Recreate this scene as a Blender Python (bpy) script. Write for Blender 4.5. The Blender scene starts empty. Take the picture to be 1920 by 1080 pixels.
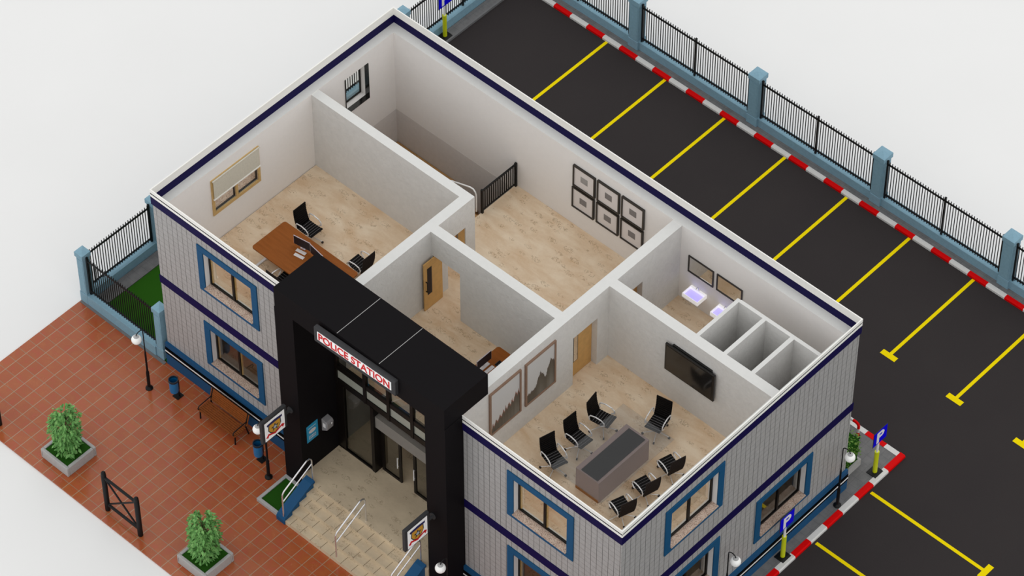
import bpy, math, random
from mathutils import Vector, Matrix
random.seed(7)
PI = math.pi
S = bpy.context.scene
COL = S.collection

# ---------------------------------------------------------------- camera, world, view
cam_d = bpy.data.cameras.new('camera'); cam = bpy.data.objects.new('camera', cam_d); COL.objects.link(cam)
Rr = ((7.34876985e-01, 6.78200154e-01, -6.07514991e-04), (5.12519787e-01, -5.55937004e-01, -6.54413871e-01), (-4.44161328e-01, 4.80602329e-01, -7.56136308e-01))
right, down, fwd = Vector(Rr[0]), Vector(Rr[1]), Vector(Rr[2])
m = Matrix.Identity(4)
for i in range(3):
    m[i][0] = right[i]; m[i][1] = -down[i]; m[i][2] = -fwd[i]
m[0][3], m[1][3], m[2][3] = 45.76995687, -54.64428211, 103.23653037
cam.matrix_world = m
cam_d.sensor_width = 36; cam_d.lens = 131.147; cam_d.clip_start = 1; cam_d.clip_end = 2000
S.camera = cam
S.view_settings.view_transform = 'Standard'; S.view_settings.look = 'None'
S.view_settings.exposure = 0; S.view_settings.gamma = 1
S.view_settings.use_curve_mapping = False
w = bpy.data.worlds.new('world'); S.world = w; w.use_nodes = True
w.node_tree.nodes['Background'].inputs[0].default_value = (1.0, 1.0, 0.99, 1)
w.node_tree.nodes['Background'].inputs[1].default_value = 1.0

# ---------------------------------------------------------------- materials
def lin(c):
    return tuple(((v/255)/12.92 if v/255 <= .04045 else ((v/255+.055)/1.055)**2.4) for v in c)
def rgb(*c): return (*lin(c), 1)
class NT:
    def __init__(s, mt): s.t = mt.node_tree; s.n = s.t.nodes; s.l = s.t.links
    def add(s, ty, **k):
        o = s.n.new(ty)
        for a, b in k.items(): setattr(o, a, b)
        return o
    def link(s, a, b): s.l.new(a, b)
    def math(s, op, a, b=None, c=None):
        o = s.add('ShaderNodeMath', operation=op)
        for i, v in enumerate((a, b, c)):
            if v is None: continue
            if isinstance(v, (int, float)): o.inputs[i].default_value = v
            else: s.link(v, o.inputs[i])
        return o.outputs[0]
    def mix(s, f, a, b, mode='MIX'):
        o = s.add('ShaderNodeMix', data_type='RGBA', blend_type=mode)
        for i, v in ((0, f), (6, a), (7, b)):
            if isinstance(v, (int, float, tuple)): o.inputs[i].default_value = v
            else: s.link(v, o.inputs[i])
        return o.outputs[2]
    def coords(s):
        tc = s.add('ShaderNodeTexCoord'); sp = s.add('ShaderNodeSeparateXYZ'); s.link(tc.outputs['Object'], sp.inputs[0])
        return tc.outputs['Object'], sp.outputs
    def noise(s, vec, scale, detail=3, rough=.5, dist=0):
        o = s.add('ShaderNodeTexNoise'); s.link(vec, o.inputs['Vector'])
        o.inputs['Scale'].default_value = scale; o.inputs['Detail'].default_value = detail
        o.inputs['Roughness'].default_value = rough; o.inputs['Distortion'].default_value = dist
        return o.outputs[0]
    def ramp(s, f, stops):
        o = s.add('ShaderNodeValToRGB'); s.link(f, o.inputs[0]); e = o.color_ramp.elements
        while len(e) < len(stops): e.new(.5)
        for q, (p, c) in zip(e, stops): q.position = p; q.color = c
        return o.outputs[0]
    def gridline(s, u, pitch, wd):
        return s.math('LESS_THAN', s.math('PINGPONG', u, pitch/2), wd/2)
    def bump(s, h, strength=.3, dist=.02):
        o = s.add('ShaderNodeBump'); s.link(h, o.inputs['Height']); o.inputs['Strength'].default_value = strength
        o.inputs['Distance'].default_value = dist; s.link(o.outputs[0], s.b.inputs['Normal'])
def newmat(name, col=(.5,.5,.5,1), rough=.6, metal=0, spec=.5, trans=0, emis=None, estr=0, ior=1.5, alpha=1):
    mt = bpy.data.materials.new(name); mt.use_nodes = True
    b = mt.node_tree.nodes['Principled BSDF']
    b.inputs['Base Color'].default_value = col; b.inputs['Roughness'].default_value = rough
    b.inputs['Metallic'].default_value = metal; b.inputs['Specular IOR Level'].default_value = spec
    b.inputs['Transmission Weight'].default_value = trans; b.inputs['IOR'].default_value = ior
    b.inputs['Alpha'].default_value = alpha
    if emis: b.inputs['Emission Color'].default_value = emis; b.inputs['Emission Strength'].default_value = estr
    nt = NT(mt); nt.b = b
    return mt, nt
def simple(name, c, rough=.6, metal=0, spec=.5, vary=.06, sc=6):
    """plain coat with faint procedural mottling"""
    mt, nt = newmat(name, rgb(*c), rough, metal, spec)
    v, _ = nt.coords(); n = nt.noise(v, sc, 3)
    base = rgb(*c); lo = tuple(x*(1-vary) for x in base[:3])+(1,); hi = tuple(min(1, x*(1+vary)) for x in base[:3])+(1,)
    nt.link(nt.ramp(n, ((.3, lo), (.7, hi))), nt.b.inputs['Base Color'])
    return mt
M = {}
M['white_ground'] = simple('white_ground', (238, 238, 238), .9, spec=.1, vary=.01, sc=.2)
M['plaster_top'] = simple('white_plaster', (217, 217, 215), .8, spec=.2, vary=.015)
M['trim_white'] = simple('trim_white', (245, 244, 240), .5, spec=.3, vary=.01)
M['navy'] = simple('navy_paint', (16, 8, 66), .6, spec=.12, vary=.05)
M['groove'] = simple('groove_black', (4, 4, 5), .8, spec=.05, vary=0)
M['base_blue'] = simple('base_blue', (24, 78, 120), .55, spec=.2, vary=.03)
M['window_blue'] = simple('window_blue', (18, 78, 118), .55, spec=.2, vary=.03)
M['fence_blue'] = simple('fence_blue', (128, 164, 182), .7, spec=.2, vary=.05, sc=9)
M['iron'] = simple('black_iron', (14, 15, 17), .5, spec=.25, vary=.05)
M['portal'] = simple('portal_black', (21, 19, 21), .6, spec=.05, vary=.03)
M['portal_in'] = simple('frame_black', (16, 12, 10), .4, spec=.2, vary=.03)
M['concrete'] = simple('concrete_grey', (170, 169, 168), .85, vary=.06, sc=12)
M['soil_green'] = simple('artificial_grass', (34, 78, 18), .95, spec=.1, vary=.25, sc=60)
M['lawn'] = simple('lawn_green', (40, 88, 18), .95, spec=.1, vary=.15, sc=50)
M['yellow'] = simple('line_yellow', (240, 216, 0), .8, spec=.08, vary=.02)
M['post_yellow'] = simple('post_yellow', (206, 214, 20), .45, vary=.03)
M['kerb_red'] = simple('kerb_red', (212, 0, 2), .6, spec=.1, vary=.03)
M['kerb_white'] = simple('kerb_white', (212, 211, 209), .6, vary=.03)
M['kerb_grey'] = simple('kerb_grey', (110, 110, 112), .8, vary=.06)
M['sign_blue'] = simple('sign_blue', (10, 2, 214), .6, spec=.1, vary=.02)
M['white'] = simple('white_paint', (238, 238, 238), .4, vary=.01)
M['chrome'] = simple('chrome', (225, 225, 228), .18, metal=.85, vary=.01)
M['chair_arm'] = simple('polished_arm', (232, 232, 234), .25, metal=.3, vary=.01)
M['caster'] = simple('caster_black', (26, 18, 16), .5)
M['leather'] = simple('black_leather', (8, 6, 6), .55, spec=.12, vary=.1, sc=30)
M['leather_back'] = simple('dark_back', (38, 32, 31), .6, spec=.1, vary=.05)
M['rib_shine'] = simple('seat_rib_highlight', (92, 90, 92), .4, vary=.05)  # grey that paints the highlights of the seat ribs
M['bench_wood'] = simple('bench_wood', (130, 70, 30), .6, spec=.15, vary=.2, sc=14)
M['bin_blue'] = simple('bin_blue', (16, 112, 168), .4, vary=.03)
M['bin_dark'] = simple('bin_dark', (22, 36, 48), .5)
M['door_wood'] = simple('door_oak', (205, 160, 96), .5, vary=.08, sc=5)
M['door_dark'] = simple('door_brown', (186, 136, 76), .5, vary=.08, sc=5)
M['casing'] = simple('pine_casing', (200, 166, 108), .5, vary=.08, sc=8)
M['blind'] = simple('blind_fabric', (206, 202, 188), .8, vary=.05, sc=14)
M['frame_black'] = simple('frame_black_wood', (38, 33, 29), .45)
M['mat_white'] = simple('picture_mount', (222, 216, 214), .7, vary=.01)
M['photo_grey'] = simple('picture_grey', (150, 148, 147), .6, vary=.1, sc=10)
M['photo_dark'] = simple('picture_dark_grey', (122, 118, 118), .6, vary=.1, sc=10)
M['art_brown'] = simple('art_frame_brown', (138, 110, 92), .5)
M['tv_black'] = simple('screen_bezel', (6, 5, 5), .35)
M['monitor_dark'] = simple('monitor_screen', (46, 38, 41), .5, spec=.15)
M['monitor_edge'] = simple('monitor_edge', (190, 180, 188), .3)
M['keyboard'] = simple('keyboard_white', (226, 224, 226), .5)
M['sign_grey'] = simple('sign_housing', (60, 60, 62), .6, spec=.15)
M['header_grey'] = simple('header_grey', (122, 119, 114), .5, vary=.03)
M['red'] = simple('letter_red', (214, 12, 24), .5, vary=.02)
M['poster'] = simple('poster_blue', (20, 152, 196), .4)
M['dispenser'] = simple('dispenser_grey', (150, 148, 150), .3)
M['badge_gold'] = simple('badge_gold', (214, 160, 48), .5)
M['badge_navy'] = simple('badge_navy', (30, 32, 92), .5)
M['badge_dark'] = simple('badge_dark', (40, 48, 60), .5)
M['badge_silver'] = simple('badge_silver', (176, 186, 198), .4)
M['cap_grey'] = simple('lamp_cap', (176, 176, 176), .5)
M['table_top'] = simple('table_panel', (58, 57, 57), .6, spec=.1, vary=.03)
M['table_body'] = simple('table_body', (150, 124, 116), .5, vary=.03)
M['table_wood'] = simple('table_plinth', (150, 98, 44), .5)
M['stair_wood'] = simple('stair_wood', (176, 134, 82), .6, vary=.1)
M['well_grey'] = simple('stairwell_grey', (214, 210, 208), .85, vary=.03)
M['bark'] = simple('bark', (112, 96, 72), .8)
M['spandrel'] = simple('spandrel_panel', (150, 152, 142), .25, vary=.03)
M['reveal'] = simple('reveal_white', (224, 222, 222), .7, vary=.01)
M['room_paint'] = simple('room_paint', (238, 235, 233), .7, spec=.25, vary=.01)
M['black_granite'] = simple('black_granite', (18, 16, 16), .15, spec=.5, vary=.6, sc=40)

mt, nt = newmat('partition_plaster', rgb(216, 215, 213), .85, spec=.2)
v, c = nt.coords(); n = nt.noise(v, 5, 6, .6); nt.link(nt.ramp(n, ((.3, rgb(211, 210, 208)), (.75, rgb(220, 219, 217)))), nt.b.inputs['Base Color'])
nt.bump(nt.noise(v, 7, 5, .6, .5), .5, .05); M['partition'] = mt

# small square facing tiles
mt, nt = newmat('facade_tile', rgb(168, 168, 170), .42, spec=.4)
v, c = nt.coords(); u = nt.math('ADD', c[0], c[1])
lv = nt.gridline(nt.math('ADD', u, .05), .2475, .022); lh = nt.gridline(c[2], .25, .014)
n = nt.noise(v, 9, 3)
base = nt.ramp(n, ((.3, rgb(161, 160, 159)), (.7, rgb(172, 171, 171))))
x1 = nt.mix(nt.math('MULTIPLY', lh, .8), base, rgb(104, 102, 102)); x2 = nt.mix(nt.math('MULTIPLY', lv, .9), x1, rgb(92, 92, 92))
nt.link(x2, nt.b.inputs['Base Color']); nt.bump(nt.math('SUBTRACT', 1, nt.math('MAXIMUM', lh, lv)), .5, .01); M['tile'] = mt

# terracotta paving, half-metre tiles
mt, nt = newmat('terracotta_paving', rgb(150, 80, 50), .22, spec=.5)
v, c = nt.coords(); ux = nt.math('ADD', c[0], 25.64); uy = nt.math('ADD', c[1], .19)
lx = nt.gridline(ux, .5, .026); ly = nt.gridline(uy, .5, .026)
cx = nt.math('FLOOR', nt.math('DIVIDE', ux, .5)); cy = nt.math('FLOOR', nt.math('DIVIDE', uy, .5))
cb = nt.add('ShaderNodeCombineXYZ'); nt.link(cx, cb.inputs[0]); nt.link(cy, cb.inputs[1])
wn = nt.add('ShaderNodeTexWhiteNoise'); nt.link(cb.outputs[0], wn.inputs['Vector'])
cell = nt.ramp(wn.outputs[0], ((0, rgb(155, 76, 42)), (1, rgb(171, 93, 57))))
mot = nt.ramp(nt.noise(v, 3.2, 5, .6, .6), ((.35, rgb(172, 75, 50)), (.5, rgb(162, 84, 44)), (.7, rgb(172, 96, 50))))
t = nt.mix(.55, cell, mot)
t = nt.mix(nt.math('MULTIPLY', ly, .75), t, rgb(142, 122, 98)); t = nt.mix(nt.math('MULTIPLY', lx, .85), t, rgb(164, 146, 122))
nt.link(t, nt.b.inputs['Base Color'])
nt.link(nt.ramp(nt.noise(v, 2, 3), ((.3, (.14,)*3+(1,)), (.7, (.3,)*3+(1,)))), nt.b.inputs['Roughness'])
nt.bump(nt.math('SUBTRACT', 1, nt.math('MAXIMUM', lx, ly)), .25, .006); M['paving'] = mt

# grey pavement slabs
mt, nt = newmat('grey_slabs', rgb(110, 110, 112), .8)
v, c = nt.coords(); g = nt.math('MAXIMUM', nt.gridline(c[0], .35, .012), nt.gridline(c[1], .35, .012))
b0 = nt.ramp(nt.noise(v, 4, 4), ((.3, rgb(100, 100, 101)), (.7, rgb(116, 115, 116))))
nt.link(nt.mix(nt.math('MULTIPLY', g, .5), b0, rgb(72, 72, 74)), nt.b.inputs['Base Color']); M['slabs'] = mt

mt, nt = newmat('asphalt', rgb(50, 47, 48), .9, spec=.15)
v, c = nt.coords()
b0 = nt.ramp(nt.noise(v, .5, 3), ((.3, rgb(50, 46, 47)), (.7, rgb(53, 49, 49))))
fine = nt.ramp(nt.noise(v, 30, 2), ((.25, rgb(45, 41, 42)), (.75, rgb(57, 53, 53))))
nt.link(nt.mix(.4, b0, fine), nt.b.inputs['Base Color']); M['asphalt'] = mt

# cream stone floor with brown flecks laid in bands
def stone(name, lo, hi, fleck):
    mt, nt = newmat(name, rgb(*hi), .55, spec=.3)
    v, c = nt.coords()
    mp = nt.add('ShaderNodeMapping'); nt.link(v, mp.inputs[0]); mp.inputs['Scale'].default_value = (1, 2.2, 1)
    b0 = nt.ramp(nt.noise(mp.outputs[0], .9, 4, .6, .4), ((.32, rgb(*lo)), (.68, rgb(*hi))))
    b0 = nt.mix(nt.math('MULTIPLY', nt.noise(v, 14, 4), .25), b0, rgb(*[min(255, q+22) for q in hi]))
    vo = nt.add('ShaderNodeTexVoronoi', feature='F1'); nt.link(mp.outputs[0], vo.inputs['Vector']); vo.inputs['Scale'].default_value = 1.5
    clump = nt.math('LESS_THAN', vo.outputs['Distance'], .36)
    vein = nt.math('MULTIPLY', nt.math('SUBTRACT', 1, nt.math('SMOOTH_MIN', 1, nt.math('MULTIPLY', nt.math('ABSOLUTE', nt.math('SUBTRACT', nt.noise(v, 7.5, 2, .5, 1.0), .5)), 20), .1)), clump)
    nt.link(nt.mix(nt.math('MULTIPLY', vein, .62), b0, rgb(*fleck)), nt.b.inputs['Base Color'])
    return mt
M['stone'] = stone('cream_stone', (206, 174, 138), (228, 209, 183), (146, 116, 82))
M['stone_step'] = stone('step_stone', (190, 172, 146), (208, 190, 162), (132, 112, 86))

mt, nt = newmat('granite_sill', rgb(180, 160, 145), .5)
v, c = nt.coords(); vo = nt.add('ShaderNodeTexVoronoi'); nt.link(v, vo.inputs['Vector']); vo.inputs['Scale'].default_value = 42
sp = nt.add('ShaderNodeSeparateColor'); nt.link(vo.outputs['Color'], sp.inputs[0])
nt.link(nt.ramp(sp.outputs[0], ((0, rgb(90, 76, 70)), (.18, rgb(178, 150, 134)), (.5, rgb(196, 172, 156)), (.8, rgb(206, 190, 176)), (1, rgb(150, 120, 104)))), nt.b.inputs['Base Color']); M['granite'] = mt

mt, nt = newmat('desk_cherry', rgb(132, 68, 22), .5, spec=.12)
v, c = nt.coords(); mp = nt.add('ShaderNodeMapping'); nt.link(v, mp.inputs[0]); mp.inputs['Scale'].default_value = (1, 8, 8)
nt.link(nt.ramp(nt.noise(mp.outputs[0], 1.4, 4, .6, .3), ((.3, rgb(132, 74, 28)), (.7, rgb(146, 84, 34)))), nt.b.inputs['Base Color']); M['cherry'] = mt

def glass(name, tint, alpha, rough=.02, refl=None):
    """thin pane: mostly see-through with a mirror-like coat"""
    mt = bpy.data.materials.new(name); mt.use_nodes = True; n = mt.node_tree.nodes; l = mt.node_tree.links; n.clear()
    out = n.new('ShaderNodeOutputMaterial'); mx = n.new('ShaderNodeMixShader'); tr = n.new('ShaderNodeBsdfTransparent'); gl = n.new('ShaderNodeBsdfGlossy')
    lw = n.new('ShaderNodeLayerWeight'); lw.inputs[0].default_value = .5
    pw = n.new('ShaderNodeMath'); pw.operation = 'POWER'; pw.inputs[1].default_value = 4; l.new(lw.outputs['Facing'], pw.inputs[0])
    ma = n.new('ShaderNodeMath'); ma.operation = 'MULTIPLY_ADD'; ma.inputs[1].default_value = .8; ma.inputs[2].default_value = alpha; l.new(pw.outputs[0], ma.inputs[0])
    tr.inputs[0].default_value = tint; gl.inputs[0].default_value = (.9, .9, .9, 1); gl.inputs[1].default_value = rough
    l.new(ma.outputs[0], mx.inputs[0]); l.new(tr.outputs[0], mx.inputs[1]); l.new(gl.outputs[0], mx.inputs[2]); l.new(mx.outputs[0], out.inputs[0])
    return mt
M['glass'] = glass('window_glass', (.94, .93, .90, 1), .025)
M['glass_dark'] = glass('entrance_glass', (.72, .72, .70, 1), .03)
M['glass_table'] = glass('table_glass', (.86, .87, .88, 1), .03)
M['mirror'] = simple('mirror', (236, 234, 230), .03, metal=1, vary=0)
mt, nt = newmat('tv_screen', rgb(28, 26, 25), .12, spec=.5); v, c = nt.coords()
nt.link(nt.ramp(nt.noise(v, 1, 2), ((.3, rgb(24, 22, 22)), (.7, rgb(32, 30, 28)))), nt.b.inputs['Base Color']); M['tv_screen'] = mt
mt, nt = newmat('globe_white', rgb(240, 240, 238), .35, emis=(1, 1, 1, 1), estr=.12); v, c = nt.coords()
nt.link(nt.ramp(nt.noise(v, 3, 2), ((.3, rgb(238, 238, 236)), (.7, rgb(244, 244, 242)))), nt.b.inputs['Base Color']); M['globe'] = mt
mt, nt = newmat('violet_glow', rgb(170, 165, 235), .3, emis=(.42, .36, 1, 1), estr=.75); v, c = nt.coords()
nt.link(nt.ramp(nt.noise(v, 3, 2), ((.3, rgb(168, 162, 232)), (.7, rgb(176, 170, 238)))), nt.b.inputs['Base Color']); M['violet_glow'] = mt
mt, nt = newmat('basin_white_glow', rgb(240, 240, 240), .3, emis=(1, .97, .97, 1), estr=.35); v, c = nt.coords()  # emission makes the white basin glow as if lit from its bowl
nt.link(nt.ramp(nt.noise(v, 3, 2), ((.3, rgb(238, 238, 238)), (.7, rgb(244, 244, 244)))), nt.b.inputs['Base Color']); M['basin'] = mt
mt, nt = newmat('lit_panel', rgb(236, 236, 236), .5, emis=(1, 1, 1, 1), estr=.14); v, c = nt.coords()
nt.link(nt.ramp(nt.noise(v, 3, 2), ((.3, rgb(238, 238, 238)), (.7, rgb(244, 244, 244)))), nt.b.inputs['Base Color']); M['lit_panel'] = mt

def leafmat(name, a, b2, c2):
    mt, nt = newmat(name, rgb(*a), .55, spec=.3)
    v, c = nt.coords()
    nt.link(nt.ramp(nt.noise(v, 9, 2), ((.25, rgb(*a)), (.5, rgb(*b2)), (.75, rgb(*c2)))), nt.b.inputs['Base Color'])
    nt.b.inputs['Subsurface Weight'].default_value = 0
    return mt
M['leaf'] = leafmat('leaf_green', (66, 118, 56), (104, 160, 84), (142, 188, 112))
M['hedge_leaf'] = leafmat('hedge_leaf', (44, 92, 24), (96, 140, 52), (128, 146, 62))

# misty forest pictures
def artmat(name, y0, y1, z0, z1, warm, seed, slope, base, hills, spike):
    mt, nt = newmat(name, rgb(190, 190, 190), .6)
    v, c = nt.coords()
    tt = nt.math('DIVIDE', nt.math('SUBTRACT', c[1], y0), y1-y0); h = nt.math('DIVIDE', nt.math('SUBTRACT', c[2], z0), z1-z0)
    cb = nt.add('ShaderNodeCombineXYZ'); nt.link(c[1], cb.inputs[0]); cb.inputs[1].default_value = seed
    def hill(c0, wd, amp): return nt.math('MULTIPLY', nt.math('MAXIMUM', nt.math('SUBTRACT', 1, nt.math('POWER', nt.math('DIVIDE', nt.math('ABSOLUTE', nt.math('SUBTRACT', tt, c0)), wd), 1.3)), 0), amp)
    edge = nt.math('ADD', nt.math('MULTIPLY', tt, slope), base)
    for hl_ in hills: edge = nt.math('ADD', edge, hill(*hl_))
    tri = nt.math('MULTIPLY', nt.math('PINGPONG', nt.math('ADD', c[1], nt.math('MULTIPLY', nt.noise(cb.outputs[0], 3, 1), .25)), .075), -spike)
    edge = nt.math('ADD', nt.math('ADD', edge, tri), nt.math('MULTIPLY', nt.math('SUBTRACT', nt.noise(v, 22, 3, .7), .5), .14))
    below = nt.math('LESS_THAN', h, edge)
    depth = nt.math('SUBTRACT', edge, h)
    forest = nt.ramp(depth, ((0, rgb(*warm)), (.06, rgb(84, 76, 66)), (.25, rgb(96, 90, 80)), (.6, rgb(128, 124, 116))))
    nt.link(nt.mix(below, rgb(196, 196, 196), forest), nt.b.inputs['Base Color']); return mt

# ---------------------------------------------------------------- mesh builder
def ring_bars(b, f, u0, u1, w0, w1, t, tb=None):
    """rectangular ring of bars without overlaps; f(u0,u1,w0,w1) adds a bar"""
    tb = t if tb is None else tb
    f(u0, u1, w0, w0+tb); f(u0, u1, w1-t, w1); f(u0, u0+t, w0+tb, w1-t); f(u1-t, u1, w0+tb, w1-t)
class MB:
    def __init__(s): s.v = []; s.f = []; s.m = []; s.T = None
    def _add(s, vs, fs, mi=0):
        o = len(s.v)
        if s.T is not None: vs = [s.T @ Vector(q) for q in vs]
        s.v += [tuple(q) for q in vs]; s.f += [tuple(i+o for i in f) for f in fs]; s.m += [mi]*len(fs)
        return s
    def box(s, x0, x1, y0, y1, z0, z1, mi=0):
        vs = [(x, y, z) for z in (z0, z1) for y in (y0, y1) for x in (x0, x1)]
        return s._add(vs, [(0,2,3,1), (4,5,7,6), (0,1,5,4), (2,6,7,3), (0,4,6,2), (1,3,7,5)], mi)
    def prism(s, pts, axis, a0, a1, mi=0):
        """polygon pts (2-tuples) extruded along axis"""
        def P(p, a): return (a, p[0], p[1]) if axis == 'x' else ((p[0], a, p[1]) if axis == 'y' else (p[0], p[1], a))
        n = len(pts); ar = sum(pts[i][0]*pts[(i+1) % n][1]-pts[(i+1) % n][0]*pts[i][1] for i in range(n))
        if (ar < 0) != (axis == 'y'): pts = pts[::-1]
        vs = [P(p, a0) for p in pts]+[P(p, a1) for p in pts]
        fs = [tuple(range(n))[::-1], tuple(range(n, 2*n))]+[(i, (i+1) % n, n+(i+1) % n, n+i) for i in range(n)]
        return s._add(vs, fs, mi)
    def cyl(s, p0, p1, r0, r1=None, n=16, mi=0, caps=True):
        r1 = r0 if r1 is None else r1
        p0, p1 = Vector(p0), Vector(p1); d = (p1-p0).normalized()
        a = d.orthogonal().normalized(); b = d.cross(a)
        vs = []
        for p, r in ((p0, r0), (p1, r1)):
            vs += [tuple(p+a*(r*math.cos(2*PI*i/n))+b*(r*math.sin(2*PI*i/n))) for i in range(n)]
        fs = [(i, (i+1) % n, n+(i+1) % n, n+i) for i in range(n)]
        if caps: fs += [tuple(range(n))[::-1], tuple(range(n, 2*n))]
        return s._add(vs, fs, mi)
    def tube(s, pts, r, n=10, mi=0):
        pts = [Vector(p) for p in pts]; rings = []; a = None
        for i, p in enumerate(pts):
            d = ((pts[min(i+1, len(pts)-1)]-p).normalized()+(p-pts[max(i-1, 0)]).normalized())
            d = d.normalized()
            if a is None: a = d.orthogonal().normalized()
            a = (a-d*a.dot(d)).normalized(); b = d.cross(a)
            rings.append([tuple(p+a*(r*math.cos(2*PI*k/n))+b*(r*math.sin(2*PI*k/n))) for k in range(n)])
        vs = [q for R in rings for q in R]; fs = []
        for i in range(len(pts)-1):
            fs += [(i*n+k, i*n+(k+1) % n, (i+1)*n+(k+1) % n, (i+1)*n+k) for k in range(n)]
        fs += [tuple(range(n))[::-1], tuple(range((len(pts)-1)*n, len(pts)*n))]
        return s._add(vs, fs, mi)
    def lathe(s, prof, c=(0, 0, 0), n=24, mi=0):
        vs = []; fs = []
        for r, z in prof: vs += [(c[0]+r*math.cos(2*PI*i/n), c[1]+r*math.sin(2*PI*i/n), c[2]+z) for i in range(n)]
        for j in range(len(prof)-1):
            fs += [(j*n+i, j*n+(i+1) % n, (j+1)*n+(i+1) % n, (j+1)*n+i) for i in range(n)]
        return s._add(vs, fs, mi)
    def sphere(s, c, r, n=24, mi=0, sz=1):
        prof = [(max(1e-4, r*math.sin(PI*k/(n//2))), -r*sz*math.cos(PI*k/(n//2))) for k in range(n//2+1)]
        return s.lathe(prof, c, n, mi)
    def build(s, name, mats, parent=None, smooth=False, bevel=0):
        me = bpy.data.meshes.new(name)
        vs = s.v
        if parent is not None and not parent.get('_local'):
            L = parent.get('_base', (0, 0, 0)); vs = [(q[0]-L[0], q[1]-L[1], q[2]-L[2]) for q in vs]
        me.from_pydata(vs, [], s.f)
        if not isinstance(mats, (list, tuple)): mats = [mats]
        for k in mats: me.materials.append(M[k] if isinstance(k, str) else k)
        me.polygons.foreach_set('material_index', s.m)
        me.validate(); me.update()
        if smooth: me.shade_smooth()
        o = bpy.data.objects.new(name, me); COL.objects.link(o)
        if smooth:
            md = o.modifiers.new('split', 'EDGE_SPLIT'); md.split_angle = math.radians(40)
        if bevel:
            md = o.modifiers.new('bevel', 'BEVEL'); md.width = bevel; md.segments = 2; md.limit_method = 'ANGLE'
        if parent is not None: o.parent = parent
        return o
def sub(mesh_child, name, mats, mb, smooth=False, bevel=0):
    """a sub-part: mb is in the same local frame as its parent part"""
    base = mesh_child.parent
    o = mb.build(name, mats, None, smooth, bevel)
    if base is not None and not base.get('_local'):
        L = base.get('_base', (0, 0, 0))
        for vt in o.data.vertices: vt.co = vt.co-Vector(L)
    o.parent = mesh_child
    return o
def tag(o, label=None, cat=None, group=None, kind=None):
    if label: o['label'] = label
    if cat: o['category'] = cat
    if group: o['group'] = group
    if kind: o['kind'] = kind
    return o
def thing(name, label, cat, loc=(0, 0, 0), rz=0, group=None, local=False, kind=None):
    o = bpy.data.objects.new(name, None); COL.objects.link(o); o.empty_display_size = .2
    o.location = loc; o.rotation_euler = (0, 0, rz)
    if local: o['_local'] = 1
    else: o['_base'] = tuple(loc)
    return tag(o, label, cat, group, kind)
KIDS = {}
def dup(root, loc, rz=0, label=None, group=None):
    def cp(o, par):
        c = o.copy(); COL.objects.link(c)
        if par is not None: c.parent = par
        for ch in [q for q in bpy.data.objects if q.parent is o and q is not c]: cp(ch, c)
        return c
    r = cp(root, None); r.location = loc; r.rotation_euler = (0, 0, rz)
    if label: r['label'] = label
    if group: r['group'] = group
    return r
def place(first, spots, group=None):
    """spots: (loc, rz, label); the first moves the source itself"""
    out = []
    srcs = [first]+[dup(first, l, r, t, group) for (l, r, t) in spots[1:]]
    l, r, t = spots[0]; first.location = l; first.rotation_euler = (0, 0, r); first['label'] = t
    if group: first['group'] = group
    return srcs
def text_mesh(s, y0=0, w=1, h=1, depth=.01, flip=False):
    """mesh of a text string fitted to a w x h box in the XZ plane, facing -Y"""
    cu = bpy.data.curves.new('lettering', 'FONT'); cu.body = s; cu.extrude = .01; cu.offset = .018
    o = bpy.data.objects.new('lettering_source', cu); COL.objects.link(o)
    bpy.context.view_layer.update()
    me = bpy.data.meshes.new_from_object(o.evaluated_get(bpy.context.evaluated_depsgraph_get()))
    COL.objects.unlink(o); bpy.data.objects.remove(o)
    xs = [q.co.x for q in me.vertices]; ys = [q.co.y for q in me.vertices]
    ax, bx, ay, by = min(xs), max(xs), min(ys), max(ys)
    for q in me.vertices:
        x, y, z = q.co
        q.co = ((x-ax)/(bx-ax)*w-w/2, -depth/2 if z > 0 else depth/2, (y-ay)/(by-ay)*h)
    return me

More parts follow.
